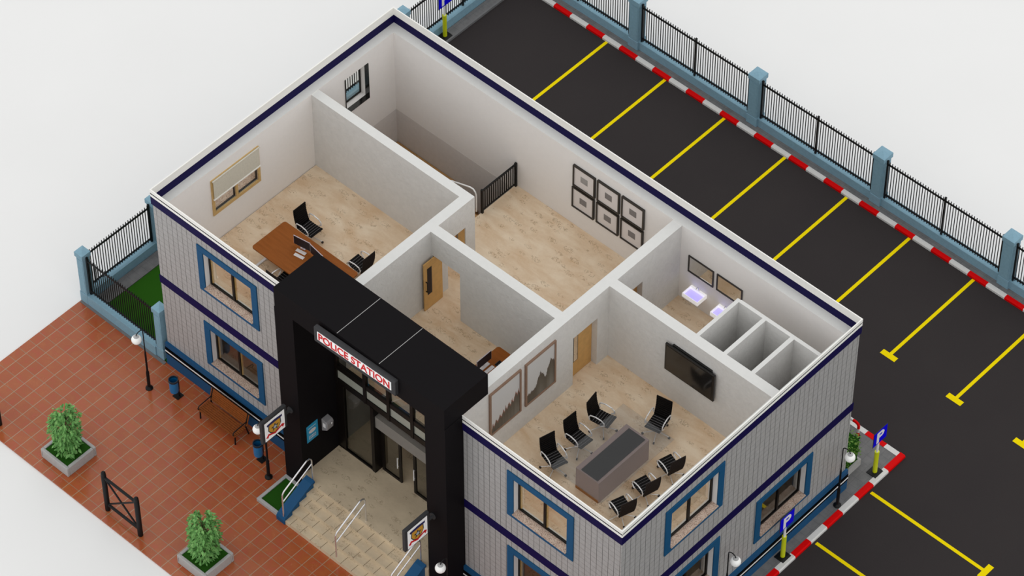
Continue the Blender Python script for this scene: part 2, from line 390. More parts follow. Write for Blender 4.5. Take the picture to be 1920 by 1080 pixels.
# wall built of cells: solid minus openings, faces only where solid meets air
def wall(name, axis, a0, a1, t0, t1, z0, z1, holes=(), out=None, mats=('partition', 'partition', 'plaster_top'), parent=None, kind='structure'):
    """axis 'x': runs along x, thickness t0..t1 in y; out = side ('lo'/'hi') wearing mats[0]; mats[1] inside; mats[2] top"""
    us = sorted({a0, a1, *[q for h in holes for q in h[:2]]}); zs = sorted({z0, z1, *[q for h in holes for q in h[2:4]]})
    us = [u for u in us if a0 <= u <= a1]; zs = [z for z in zs if z0 <= z <= z1]
    def solid(i, j):
        if i < 0 or j < 0 or i >= len(us)-1 or j >= len(zs)-1: return False
        cu, cz = (us[i]+us[i+1])/2, (zs[j]+zs[j+1])/2
        return not any(h[0] < cu < h[1] and h[2] < cz < h[3] for h in holes)
    def P(u, t, z): return (u, t, z) if axis == 'x' else (t, u, z)
    b = MB()
    def q(pts, want, mi):
        p = [Vector(k) for k in pts]; n = (p[1]-p[0]).cross(p[2]-p[0])
        if n.dot(Vector(want)) < 0: pts = pts[::-1]
        b._add(pts, [(0, 1, 2, 3)], mi)
    ud = (1, 0, 0) if axis == 'x' else (0, 1, 0); td = (0, 1, 0) if axis == 'x' else (1, 0, 0)
    neg = lambda d: tuple(-k for k in d)
    for i in range(len(us)-1):
        for j in range(len(zs)-1):
            if not solid(i, j): continue
            u0, u1, w0, w1 = us[i], us[i+1], zs[j], zs[j+1]
            q([P(u0, t0, w0), P(u1, t0, w0), P(u1, t0, w1), P(u0, t0, w1)], neg(td), 0 if out == 'lo' else 1)
            q([P(u0, t1, w0), P(u1, t1, w0), P(u1, t1, w1), P(u0, t1, w1)], td, 0 if out == 'hi' else 1)
            if not solid(i-1, j): q([P(u0, t0, w0), P(u0, t1, w0), P(u0, t1, w1), P(u0, t0, w1)], neg(ud), 0 if (i == 0 and out) else 3)
            if not solid(i+1, j): q([P(u1, t0, w0), P(u1, t1, w0), P(u1, t1, w1), P(u1, t0, w1)], ud, 0 if (i == len(us)-2 and out) else 3)
            if not solid(i, j-1): q([P(u0, t0, w0), P(u1, t0, w0), P(u1, t1, w0), P(u0, t1, w0)], (0, 0, -1), 3)
            if not solid(i, j+1): q([P(u0, t0, w1), P(u1, t0, w1), P(u1, t1, w1), P(u0, t1, w1)], (0, 0, 1), 2)
    ms = list(mats)+[mats[1]] if len(mats) == 3 else list(mats)
    o = b.build(name, ms, parent)
    if kind: o['kind'] = kind
    return o
def struct(name, mb, mats, smooth=False, bevel=0):
    return tag(mb.build(name, mats, None, smooth, bevel), kind='structure')

W, D = 21.57, 12.0
ZF = 5.01          # upper floor level
ZL = 8.49          # ledge the inner walls reach
ZT = 9.21          # top of the parapet rim
ZG = .9            # ground floor level

# ================================================================ GROUND
struct('ground', MB().box(-160, 120, -120, 200, -.2, -.06), 'white_ground')
struct('paving', MB().box(-26.04, -.05, -6.52, -.05, -.05, 0), 'paving')
lot = MB()
lot.box(-25.28, 40, 12.2, 22.78, -.05, 0); lot.box(.6, 40, -30, 12.2, -.05, 0)
lot = struct('parking_lot', lot, 'asphalt')
def pline(mb): sub(lot, 'parking_line', 'yellow', mb)
for i in range(0, 16):
    x = -20.73+3.005*i
    b = MB().box(x-.065, x+.065, 17.85, 22.76, 0, .006); b.box(x-.33, x+.33, 17.7, 17.93, 0, .0065); pline(b)
for y in (12.53, 9.53, 6.52, 3.5):
    b = MB().box(.76, 5.8, y-.065, y+.065, 0, .006); b.box(5.7, 5.93, y-.33, y+.33, 0, .0065); pline(b)
# pavements
b = MB(); b.box(-25.68, -25.3, 12.2, 23.2, -.05, .1); b.box(-25.3, 40, 22.92, 23.35, -.05, .1)
b.box(0, .44, -.9, 14.32, -.05, .115); b.box(-4.5, 0, 12.04, 14.32, -.05, .115)
struct('pavement', b, 'slabs')
b = MB(); b.box(-25.68, -25.15, .3, 12.2, -.05, .1)
struct('garden_path', b, 'slabs')
tag(MB().box(-25.15, -21.5, -.02, 12.2, -.05, .06).build('lawn', 'lawn'), kind='structure')
# kerbs: painted red and white in .855 m lengths
def kerb_profile_x(mb, x0, x1, y0, y1, z, mi):
    mb.prism([(y0, -.05), (y1, -.05), (y1, z), (y0+.04, z), (y0, z-.04)], 'x', x0, x1, mi)
b = MB(); x = -17.54-.855*9; k = 1
while x < 12:
    kerb_profile_x(b, max(x, -25.28), x+.855, 22.74, 22.92, .13, k % 2); x += .855; k += 1
struct('kerb', b, ('kerb_white', 'kerb_red'))
b = MB(); ys = [14.55, 13.61, 12.78, 11.96, 11.1, 10.24, 9.38, 8.52, 7.66, 6.8, 5.94, 5.08, 4.2, 3.3, 2.4, 1.5, .6, -.3, -.9]
for i in range(len(ys)-1):
    b.prism([(.44, -.05), (.67, -.05), (.67, .09), (.63, .13), (.44, .13)], 'y', ys[i+1], ys[i], (i+1) % 2)
xs = [.44, -.14, -1.0, -1.86, -2.72, -3.58, -4.44]
for i in range(len(xs)-1):
    b.prism([(14.32, -.05), (14.55, -.05), (14.55, .09), (14.51, .13), (14.32, .13)], 'x', xs[i+1], xs[i], i % 2)
struct('kerb', b, ('kerb_white', 'kerb_red'))
b = MB().box(-25.3, -25.22, 12.2, 22.74, -.05, .11); struct('kerb', b, 'kerb_grey')
b = MB().box(-26.0, -21.6, -.2, -.08, -.05, .03); struct('kerb', b, 'kerb_grey')

# ================================================================ BUILDING SHELL
shell = ('tile', 'room_paint', 'plaster_top', 'reveal')
WZ = [(5.98, 7.8), (1.95, 3.77)]
fx = [(-19.12, -16.78), (-4.69, -2.34)]
sy = [(2.45, 4.8), (7.25, 9.64)]
h = [(a, c, z0, z1) for (a, c) in fx for (z0, z1) in WZ]
wall('wall_front', 'x', -21.53, -14.05, .04, .42, 0, ZL, [q for q in h if q[1] < -14], 'lo', shell)
wall('wall_front', 'x', -7.6, -.04, .04, .42, 0, ZL, [q for q in h if q[0] > -8], 'lo', shell)
hs = [(sy[0][0], sy[0][1], *WZ[0]), (sy[0][0], sy[0][1], *WZ[1]), (sy[1][0], sy[1][1], *WZ[1])]
wall('wall_right', 'y', .42, 11.58, -.42, -.04, 0, ZL, hs, 'hi', shell)
hl = [(2.52, 4.6, 6.345, 7.865), (9.05, 10.24, 6.185, 7.945)]
wall('wall_left', 'y', .42, 11.58, -21.53, -21.18, 0, ZL, hl, 'lo', ('tile', 'room_paint', 'plaster_top', 'granite'))
wall('wall_back', 'x', -21.53, -.04, 11.58, 11.96, 0, ZL, [], 'hi', shell)
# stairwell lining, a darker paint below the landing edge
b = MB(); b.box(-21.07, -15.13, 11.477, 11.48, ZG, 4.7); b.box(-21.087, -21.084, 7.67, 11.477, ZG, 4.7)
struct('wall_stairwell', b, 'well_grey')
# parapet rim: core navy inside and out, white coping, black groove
def rim(name, x0, x1, y0, y1, side):
    """thin ring piece; side = outward axis sign: '-y','+x','+y','-x'"""
    def bx(mb, inset, za, zb, th=.12, mi=0):
        if side == '-y': mb.box(x0, x1, y0+inset, y0+th, za, zb, mi)
        if side == '+y': mb.box(x0, x1, y1-th, y1-inset, za, zb, mi)
        if side == '+x': mb.box(x1-th, x1-inset, y0, y1, za, zb, mi)
        if side == '-x': mb.box(x0+inset, x0+th, y0, y1, za, zb, mi)
    b = MB(); bx(b, 0, 9.06, ZT, .02); bx(b, 0, 8.88, 9.0, .02); o = struct(name, b, 'trim_white')
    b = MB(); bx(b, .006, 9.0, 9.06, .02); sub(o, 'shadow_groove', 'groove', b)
    b = MB(); bx(b, 0, 8.49, 8.88, .02); sub(o, 'navy_band', 'navy', b)
    b = MB(); bx(b, .02, 8.87, ZT, .04); sub(o, 'inner_coping', 'trim_white', b)
    b = MB(); bx(b, .02, 8.47, 8.87, .04); sub(o, 'inner_navy_band', 'navy', b)
    return o
rim('trim_1', -W, -14.7, 0, D, '-y'); rim('trim_2', -6.95, 0, 0, D, '-y')
rim('trim_3', -W, 0, .04, D-.04, '+x'); rim('trim_4', -W, 0, .04, D-.04, '-x'); rim('trim_5', -W, 0, 0, D, '+y')
# mid-height navy band and blue base with bumper rail
def bands(n0, x0, x1, side):
    def bx(pr, th, za, zb):
        if side == '-y': return MB().box(x0, x1, .04-pr, .04-pr+th, za, zb)
        return MB().box(-.04+pr-th, -.04+pr, x0, x1, za, zb)
    struct(f'trim_{n0}', bx(.02, .02, 4.4, 4.8), 'navy')
    o = struct(f'trim_{n0+1}', bx(.1, .1, 0, 1.16), 'base_blue')
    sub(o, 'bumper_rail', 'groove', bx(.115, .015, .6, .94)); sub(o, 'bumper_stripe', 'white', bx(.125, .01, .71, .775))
bands(6, -W+.0, -14.7, '-y'); bands(8, -6.95, .06, '-y'); bands(10, -.06, 12.02, '+x')

# ---------------- floors
b = MB()
for (x0, x1, y0, y1) in ((-21.07, -14.0, .3, 7.67), (-14.0, -7.66, 1.12, 7.67), (-7.66, -.3, .3, 11.48), (-15.13, -7.66, 7.67, 11.48)):
    b.box(x0, x1, y0, y1, 4.42, ZF)
struct('floor', b, 'stone')
b = MB().box(-21.17, -.43, .43, 11.57, .1, ZG)
struct('floor_ground', b, 'stone_step')
struct('floor_landing', MB().box(-13.86, -7.84, -.892, .43, .0, ZG), 'stone_step')
# ground-floor rooms behind the lower windows
wall('wall_inner', 'x', -21.07, -13.6, 5.5, 5.8, ZG, 4.26); wall('wall_inner', 'x', -7.6, -.5, 5.9, 6.1, ZG, 4.26)
wall('wall_inner', 'y', 1.12, 11.4, -14.05, -13.86, ZG, 4.26); wall('wall_inner', 'y', 1.12, 11.4, -7.84, -7.6, ZG, 4.26)
# stairs down from the hall
b = MB()
n = 11
for i in range(n):
    x1 = -15.13-i*.27; z1 = ZF-(i+1)*(2.0/n)
    b.box(x1-.27, x1, 7.67, 9.58, z1-.25, z1)
struct('stair_flight', b, 'stair_wood')
struct('stair_landing', MB().box(-21.055, -18.1, 7.67, 11.46, 2.85, 3.01), 'stair_wood')
b = MB()
for i in range(n):
    x0 = -18.1+i*.27; z1 = 3.01-(i+1)*.19
    b.box(x0, x0+.27, 9.66, 11.46, z1-.25, z1)
struct('stair_flight', b, 'stair_wood')

# ---------------- partitions of the upper floor
ZP = 8.625
def part_wall(name, axis, a0, a1, t0, t1, holes=()): return wall(name, axis, a0, a1, t0, t1, ZF, ZP, holes)
part_wall('wall_office', 'x', -21.092, -13.56, 7.31, 7.67)
part_wall('wall_office', 'y', 1.2, 7.31, -13.95, -13.56, [(6.28, 7.19, ZF, 7.43)])
part_wall('wall_reception', 'x', -13.56, -7.85, 5.48, 5.86, [(-13.5, -12.22, ZF, 7.46)])
part_wall('wall_meeting', 'y', .33, 11.48, -7.85, -7.45, [(5.98, 7.2, ZF, 7.46), (8.5, 9.5, ZF, 7.4)])
part_wall('wall_washroom', 'x', -7.45, -.34, 7.78, 8.17)
part_wall('wall_stall', 'y', 8.17, 10.3, -3.94, -3.8); part_wall('wall_stall', 'x', -3.8, -.34, 10.18, 10.32)
part_wall('wall_stall', 'y', 8.17, 10.18, -2.76, -2.61); part_wall('wall_stall', 'y', 8.17, 10.18, -1.55, -1.39)

# ---------------- doors inside
def door(n, hinge, length, ax, th=.05, mat='door_wood', strip=None, handle=None, frame=None):
    """leaf running from hinge along +ax"""
    x, y = hinge
    o = thing(f'door_{n}', None, None, (x, y, ZF), kind='structure')
    H = 7.42
    def L(a0, a1, t0, t1, z0, z1): return MB().box(x+a0, x+a1, y+t0, y+t1, z0, z1) if ax == 'x' else MB().box(x+t0, x+t1, y+a0, y+a1, z0, z1)
    lf = L(0, length, 0, th, ZF+.01, H).build('door_leaf', mat, o, bevel=.006)
    if strip:
        a0, a1 = strip; fr = MB()
        for t0, t1 in ((-.012, 0), (th, th+.012)):
            for q in (L(a0-.03, a1+.03, t0, t1, ZF+.75, ZF+2.1),): fr._add(q.v, q.f)
        f = sub(lf, 'vision_frame', 'frame_black', fr); g = MB()
        for t0, t1 in ((-.016, -.012), (th+.012, th+.016)):
            q = L(a0, a1, t0, t1, ZF+.78, ZF+2.07); g._add(q.v, q.f)
        g.build('vision_panel', 'monitor_dark' if n == 1 else 'mirror', o)
    if handle is not None:
        hb = MB()
        for s_, t in ((-1, 0), (1, th)):
            pts = [(handle, t, ZF+1.0), (handle, t+s_*.07, ZF+1.02), (handle, t+s_*.07, ZF+1.48), (handle, t, ZF+1.5)]
            pts = [((x+p[0], y+p[1], p[2]) if ax == 'x' else (x+p[1], y+p[0], p[2])) for p in pts]
            hb.tube(pts, .02, 8)
        hb.build('door_handle', 'iron', o, True)
    return o
door(1, (-13.46, 4.95), .9, 'y', strip=(.18, .34), handle=.08)
door(2, (-7.74, 5.99), 1.2, 'y', strip=(.28, .46))
door(3, (-14.5, 7.1), .55, 'x', mat='door_dark')
b = MB().box(-13.9, -13.6, 7.165, 7.19, ZF, 7.43); struct('trim_13', b, 'door_wood')
door(4, (-7.72, 8.51), .98, 'y', mat='door_dark')
b = MB().box(-13.5, -13.46, 5.84, 5.9, ZF, 7.46); b.box(-12.26, -12.22, 5.8, 5.87, ZF, 7.46); struct('trim_12', b, 'door_wood')

# ---------------- windows
def window(n, loc, rz, w, z0, z1):
    """local frame: x along the wall (centred), -y outward, wall face at y=0"""
    o = thing(f'window_{n}', None, None, loc, rz, local=True, kind='structure')
    h_ = z1-z0; a = w/2; F = .28
    b = MB()
    b.box(-a-F, a+F, -.05, .0, h_, h_+.28); b.box(-a-F, a+F, -.05, 0, -.22, 0); b.box(-a-F, -a, -.05, 0, 0, h_); b.box(a, a+F, -.05, 0, 0, h_)
    b.build('window_surround', 'window_blue', o, bevel=.012)
    MB().box(-a, a, -.1, .22, 0, .035).build('window_sill', 'granite', o)
    b = MB(); f = .07
    ring_bars(b, lambda p, q, e, g: b.box(p, q, .2, .27, e, g), -a, a, .035, h_, f)
    b.box(-.045, .045, .19, .269, .035+f, h_-f)
    b.build('window_frame', 'portal_in', o)
    b = MB(); b.box(-a+f, -a+f+.04, .24, .3, .1, h_-f); b.box(.045, .085, .24, .3, .1, h_-f); b.build('inner_bead', 'casing', o)
    MB().box(-a+f, -.045, .235, .24, .1, h_-f).build('window_pane', 'glass', o)
    MB().box(.045, a-f, .235, .24, .1, h_-f).build('window_pane', 'glass', o)
    return o
n = 1
for (a, c) in fx:
    for z0, z1 in WZ: window(n, ((a+c)/2, .04, z0), 0, c-a, z0, z1); n += 1
for k, (a, c) in enumerate(sy):
    for z0, z1 in (WZ if k == 0 else WZ[1:]): window(n, (-.04, (a+c)/2, z0), PI/2, c-a, z0, z1); n += 1
# office window with half-drawn blind on the left wall
o = thing('window_8', None, None, (-21.07, 3.46, 6.5), kind='structure')
b = MB(); y0, y1, z0, z1 = 2.3, 4.62, 6.36, 8.14
ring_bars(b, lambda a, c, e, g: b.box(-21.1, -21.04, a, c, e, g), y0, y1, z0, z1, .11, .14); b.box(-21.1, -21.04, 3.42, 3.52, z0+.14, z1-.11)
b.build('window_casing', 'casing', o)
b = MB()
for c0, c1 in ((2.42, 3.42), (3.52, 4.5)):
    ring_bars(b, lambda a, c, e, g: b.box(-21.16, -21.11, a, c, e, g), c0, c1, 6.5, 8.04, .05)
b.build('sash', 'frame_black', o)
for c0, c1 in ((2.47, 3.37), (3.57, 4.45)): MB().box(-21.14, -21.135, c0, c1, 6.55, 7.99).build('window_pane', 'glass', o)
MB().box(-21.5, -21.165, 2.421, 4.499, 6.47, 6.515).build('window_sill', 'granite', o)
bl = thing('roller_blind', 'pale roller blind drawn half down over the upper-floor window of the office', 'blind', (-21.0, 3.46, 7.2))
b = MB(); 
for k in range(30): b.box(-21.012, -21.0, 2.36, 4.58, 7.24+k*.03, 7.24+k*.03+.03)
MB().box(-21.012, -21.0, 2.36, 4.58, 7.22, 8.12).build('blind_fabric', 'blind', bl)
MB().box(-21.03, -20.98, 2.33, 4.6, 7.17, 7.22).build('bottom_bar', 'trim_white', bl)
MB().cyl((-21.0, 2.32, 8.13), (-21.0, 4.62, 8.13), .03, n=12).build('blind_roller', 'blind', bl, True)
# stair-hall window lined with black granite
o = thing('window_9', None, None, (-21.07, 9.54, 6.34), kind='structure')
b = MB(); y0, y1, z0, z1 = 8.95, 10.14, 6.34, 8.1
b.box(-21.26, -21.055, y1-.02, y1+.0, z0+.02, z1); b.box(-21.26, -21.055, y0, y1, z0, z0+.02); b.box(-21.26, -21.055, y0, y0+.02, z0+.02, z1)
b.build('window_lining', 'black_granite', o)
b = MB(); b.box(-21.52, -21.26, y1-.02, y1, z0+.02, z1); b.box(-21.52, -21.26, y0, y1, z0, z0+.02); b.build('window_reveal', 'reveal', o)
b = MB()
ring_bars(b, lambda a, c, e, g: b.box(-21.52, -21.47, a, c, e, g), y0+.001, y1-.022, z0+.022, z1, .05)
b.build('window_frame', 'portal_in', o)
MB().box(-21.5, -21.495, y0+.05, y1-.05, z0+.05, z1-.05).build('window_pane', 'glass', o)

# ================================================================ ENTRANCE PORTAL
b = MB()
b.box(-14.7, -6.95, -.82, 1.25, 9.2, 10.2)
b.box(-14.74, -13.86, -.82, .04, 0, 9.2); b.box(-7.84, -6.93, -.82, .04, 0, 9.2)
b.box(-14.05, -13.86, .04, 1.12, ZG-.9, 9.2); b.box(-7.84, -7.6, .04, 1.12, 0, 9.2)
pt = struct('wall_portal', b, 'portal')
for x in (-11.76, -9.845): sub(pt, 'roof_seam', 'concrete', MB().box(x-.009, x+.009, -.82, 1.22, 10.2, 10.206))
# stairs and landing
b = MB()
for k in range(1, 5):
    y = -2.32+.357*(k-1); b.box(-13.3, -8.36, y, -.892, 0 if k == 1 else .18*(k-1), .18*k)
o = struct('front_steps', b, 'stone_step')
b = MB()   # joints cut in each tread, staggered
for k in range(1, 6):
    y = -2.32+.357*(k-1); y1 = y+(.357 if k < 5 else .12)
    for j in range(11):
        x = -13.3+.24*(k % 2)+.49*j
        if x < -8.4: b.box(x-.008, x+.008, y-.003, y1, .18*k-.03, .18*k+.002)
sub(o, 'tread_joints', 'bark', b)
b = MB()
for x0, x1 in ((-13.7, -13.3), (-8.36, -7.96)):
    b.prism([(-2.36, 0), (-.82, 0), (-.82, 1.02), (-.98, .98), (-2.3, .3), (-2.36, .2)], 'x', x0, x1)
struct('stair_stringer', b, 'base_blue')
# curtain wall
o = thing('window_10', None, None, (-10.87, 1.0, ZG), kind='structure')
X0, X1 = -13.86, -7.84
mul = [-13.82, -12.44, -11.32, -10.21, -9.1, -7.9]
b = MB()
b.box(X0, X1, .95, 1.1, 4.42, 4.69); b.box(X0, X1, .95, 1.1, 5.15, 5.38); b.box(X0, X1, .95, 1.1, 9.0, 9.2)
for x in mul: b.box(x-.065, x+.065, .93, 1.08, 4.42, 9.2)
b.box(X0, -13.5, .95, 1.08, ZG, 4.45); b.box(-12.2, -12.06, .93, 1.3, ZG, 4.45); b.box(-9.5, -9.36, .93, 1.3, ZG, 4.45); b.box(-8.0, X1, .95, 1.08, ZG, 4.45)
b.box(X0, -12.06, .95, 1.08, ZG, ZG+.07); b.box(-9.5, X1, .95, 1.08, ZG, ZG+.07)
b.build('mullions', 'portal_in', o)
for i in range(5):
    MB().box(mul[i]+.065, mul[i+1]-.065, .99, 1.0, 4.69, 5.15).build('spandrel_panel', 'spandrel', o)
    MB().box(mul[i]+.065, mul[i+1]-.065, .99, 1.0, 5.38, 9.0).build('glass_pane', 'glass_dark', o)
MB().box(-13.5, -12.2, .99, 1.0, ZG+.07, 4.42).build('glass_pane', 'glass_dark', o)
MB().box(-9.36, -8.0, .99, 1.0, ZG+.07, 4.42).build('glass_pane', 'glass_dark', o)
b = MB().box(-12.06, -9.5, 1.02, 1.34, 3.36, 3.94); c_ = b.build('door_header', 'header_grey', o)
def leaf(n, x0, x1, hx):
    o = thing(f'door_{n}', None, None, (x0, 1.25, ZG), kind='structure')
    b = MB(); f = .11
    ring_bars(b, lambda p, q, e, g: b.box(p, q, 1.22, 1.28, e, g), x0, x1, ZG, 3.36, f)
    b.build('door_frame', 'portal_in', o)
    MB().box(x0+f, x1-f, 1.247, 1.252, ZG+.12, 3.27).build('door_pane', 'glass_dark', o)
    MB().cyl((hx, 1.17, 1.68), (hx, 1.17, 2.24), .02, n=10).cyl((hx, 1.17, 1.75), (hx, 1.23, 1.75), .012, n=8).cyl((hx, 1.17, 2.17), (hx, 1.23, 2.17), .012, n=8).build('door_handle', 'white', o, True)
leaf(5, -12.0, -11.07, -11.2); leaf(6, -10.48, -9.55, -10.42)

# ---------------- name sign
sg = thing('name_sign', 'long grey lightbox with red POLICE STATION lettering on the black portal', 'sign', (-10.8, -.92, 9.36), R_ := math.radians(1.4), local=True)
b = MB()
b.box(-1.81, 1.81, -.1, .08, 0, .72)
b.build('sign_housing', 'sign_grey', sg, bevel=.03)
MB().box(-1.64, 1.64, -.115, -.1, .2, .6).build('sign_panel', 'lit_panel', sg)
me = text_mesh('POLICE STATION', 0, 3.16, .34, .012); me.materials.append(M['red'])
t = bpy.data.objects.new('lettering', me); COL.objects.link(t); t.parent = sg; t.location = (.0, -.122, .235)

# ---------------- projecting badge signs
bs = thing('badge_sign', 'x', 'sign', (0, 0, 0), local=True)
b = MB().box(-.07, .07, -1.42, -.24, -.6, .52); b.build('sign_housing', 'sign_grey', bs, bevel=.025)
MB().box(.07, .076, -1.3, -.36, -.54, .42).build('sign_face', 'lit_panel', bs); MB().box(-.076, -.07, -1.3, -.36, -.54, .42).build('sign_face', 'lit_panel', bs)
b = MB().cyl((0, -.25, 0), (0, -.02, 0), .055).cyl((0, -.04, 0), (0, 0, 0), .13); b.build('bracket', 'sign_grey', bs, True)
def emb(name, mat, pts, x0, x1):
    MB().prism([(p[0]-.83, p[1]-.06) for p in pts], 'x', x0, x1).build(name, mat, bs); MB().prism([(p[0]-.83, p[1]-.06) for p in pts], 'x', -x1, -x0).build(name, mat, bs)
emb('emblem_outline', 'badge_dark', [(-.3, .28), (.28, .28), (.3, -.02), (.2, -.2), (0, -.34), (-.22, -.2), (-.32, -.02)], .076, .079)
emb('emblem_shield', 'badge_gold', [(-.26, .24), (.24, .24), (.26, -.02), (.17, -.17), (0, -.29), (-.19, -.17), (-.28, -.02)], .079, .082)
emb('emblem_banner', 'badge_navy', [(-.36, .24), (.34, .24), (.36, .34), (0, .38), (-.38, .34)], .082, .085)
star = [((.2 if k % 2 == 0 else .085)*math.sin(k*PI/5), (.2 if k % 2 == 0 else .085)*math.cos(k*PI/5)-.02) for k in range(10)]
emb('emblem_star', 'badge_dark', star, .082, .085)
emb('emblem_centre', 'badge_silver', [(.075*math.cos(k*PI/6), .075*math.sin(k*PI/6)-.02) for k in range(12)], .085, .088)
emb('emblem_ribbon', 'red', [(-.44, -.3), (-.34, -.36), (-.3, -.26), (0, -.38), (.3, -.26), (.36, -.36), (.44, -.24), (.33, -.16), (0, -.3), (-.33, -.16)], .082, .086)
place(bs, [((-14.29, -.82, 4.12), 0, 'badge lightbox projecting from the left column of the black portal, above a lamp'),
           ((-7.57, -.82, 4.12), 0, 'badge lightbox projecting from the right column of the black portal, near the stair rail')], 'police badge lightboxes on the portal')

# ---------------- poster and dispenser inside the porch
po = thing('wall_poster', 'small blue hand-hygiene poster on the black porch wall', 'poster', (-13.86, -.27, 2.37))
MB().box(-13.86, -13.85, -.54, 0, 2.37, 3.24).build('poster_sheet', 'poster', po)
MB().prism([(-.27+.17*math.cos(k*PI/8), 2.87+.1*math.sin(k*PI/8)) for k in range(16)], 'x', -13.85, -13.846).build('poster_drawing', 'mat_white', po)
MB().box(-13.85, -13.847, -.45, -.1, 3.06, 3.085).build('poster_heading', 'mat_white', po)
for r in range(2):
    for k in range(5): MB().box(-13.85, -13.847, -.44+.07*k, -.4+.07*k, 2.5+.1*r, 2.56+.1*r).build('poster_mark', 'mat_white', po)
dp = thing('soap_dispenser', 'grey wall-mounted hand sanitiser dispenser beside the blue poster', 'dispenser', (-13.86, .35, 2.4))
b = MB().prism([(-13.86, 2.42), (-13.6, 2.62), (-13.57, 2.95), (-13.62, 3.05), (-13.86, 3.08)], 'y', .18, .5)
b.build('dispenser_body', 'dispenser', dp, bevel=.02)
MB().box(-13.78, -13.66, .17, .18, 2.72, 2.92).build('fill_window', 'white', dp)
MB().box(-13.578, -13.568, .38, .42, 2.86, 2.93).build('indicator_light', 'lit_panel', dp)

# ---------------- stair rails
hr = thing('stair_handrail', 'x', 'handrail', local=True)
def arc(pts): return pts
top = [(0, -2.27, .3), (0, -2.27, 1.38), (0, -2.25, 1.5), (0, -2.18, 1.6), (0, -1.15, 2.16), (0, -1.03, 2.22), (0, -.92, 2.22), (0, -.84, 2.16), (0, -.8, 2.04), (0, -.78, .9)]
MB().tube([(p[0], p[1]+1.5, p[2]) for p in top], .03, 10).build('rail_tube', 'chrome', hr, True)
MB().tube([(0, -.77, 1.08), (0, .7, 1.86)], .024, 10).build('lower_rail', 'chrome', hr, True)
hrs = place(hr, [((-13.42, -1.5, 0), 0, 'steel handrail on the blue stringer beside the green bed'),
           ((-10.85, -1.5, 0), 0, 'steel handrail standing in the middle of the front steps'),
           ((-8.24, -1.5, 0), 0, 'steel handrail at the right side of the steps, below the badge sign')], 'steel handrails on the front steps')

# green bed by the steps
o = thing('flower_bed', 'low concrete-edged green bed between the portal column and the steps', 'planter', (-14.22, -1.55, 0))
b = MB(); x0, x1, y0, y1 = -14.76, -13.7, -2.28, -.82
b.box(x0, x1, y0, y0+.12, 0, .16); b.box(x0, x1, y1-.12, y1, 0, .16); b.box(x0, x0+.12, y0+.12, y1-.12, 0, .16); b.box(x1-.06, x1, y0+.12, y1-.12, 0, .16)
b.build('edging', 'concrete', o, bevel=.01); MB().box(x0+.12, x1-.06, y0+.12, y1-.12, 0, .12).build('grass_mat', 'soil_green', o)

# ================================================================ PLANTERS AND SHRUBS
def leaves(n, rx, ry, z0, z1, L, mats, name, parent, seed, box=False, hang=.5):
    rnd = random.Random(seed); b = MB()
    for i in range(n):
        z = rnd.uniform(z0, z1)
        if box: x, y = rnd.uniform(-rx, rx), rnd.uniform(-ry, ry)
        else:
            t = (z-z0)/(z1-z0); r = (.8+.2*math.sin(PI*t))*(1 if t < .8 else 1-.35*(t-.8)/.2)
            a = rnd.uniform(0, 2*PI); q = math.sqrt(rnd.uniform(.18, 1))*r*(1+.12*math.sin(3*a+seed)+.1*math.sin(9*z))
            if t > .72 and math.sin(2*a+seed*1.7)+.6*math.sin(5*a) < .1+2.4*(t-.72)-.9: z = z0+(z-z0)*.7
            x, y = rx*q*math.cos(a), ry*q*math.sin(a)
        ln = L*rnd.uniform(.7, 1.25); wd = ln*.24
        out = Vector((x, y, 0)); out = out.normalized() if out.length > 1e-3 else Vector((1, 0, 0))
        d = (out*rnd.uniform(.1, 1)+Vector((rnd.gauss(0, .5), rnd.gauss(0, .5), rnd.gauss(-hang, .45)))).normalized()
        s_ = d.cross(Vector((rnd.gauss(0, .3), rnd.gauss(0, .3), 1))).normalized(); nrm = s_.cross(d)
        p = Vector((x, y, z))
        vs = [p, p+d*ln*.35+s_*wd, p+d*ln*.4-nrm*.004*0, p+d*ln*.35-s_*wd, p+d*ln*.75+s_*wd*.7-Vector((0, 0, ln*.05)), p+d*ln*.78-Vector((0, 0, ln*.07)), p+d*ln*.75-s_*wd*.7-Vector((0, 0, ln*.05)), p+d*ln-Vector((0, 0, ln*.14))]
        vs[2] = vs[2]-nrm*ln*.04; vs[5] = vs[5]-nrm*ln*.04
        b._add(vs, [(0, 1, 2), (0, 2, 3), (1, 4, 5, 2), (2, 5, 6, 3), (4, 7, 5), (5, 7, 6)])
    return b.build(name, mats, parent)
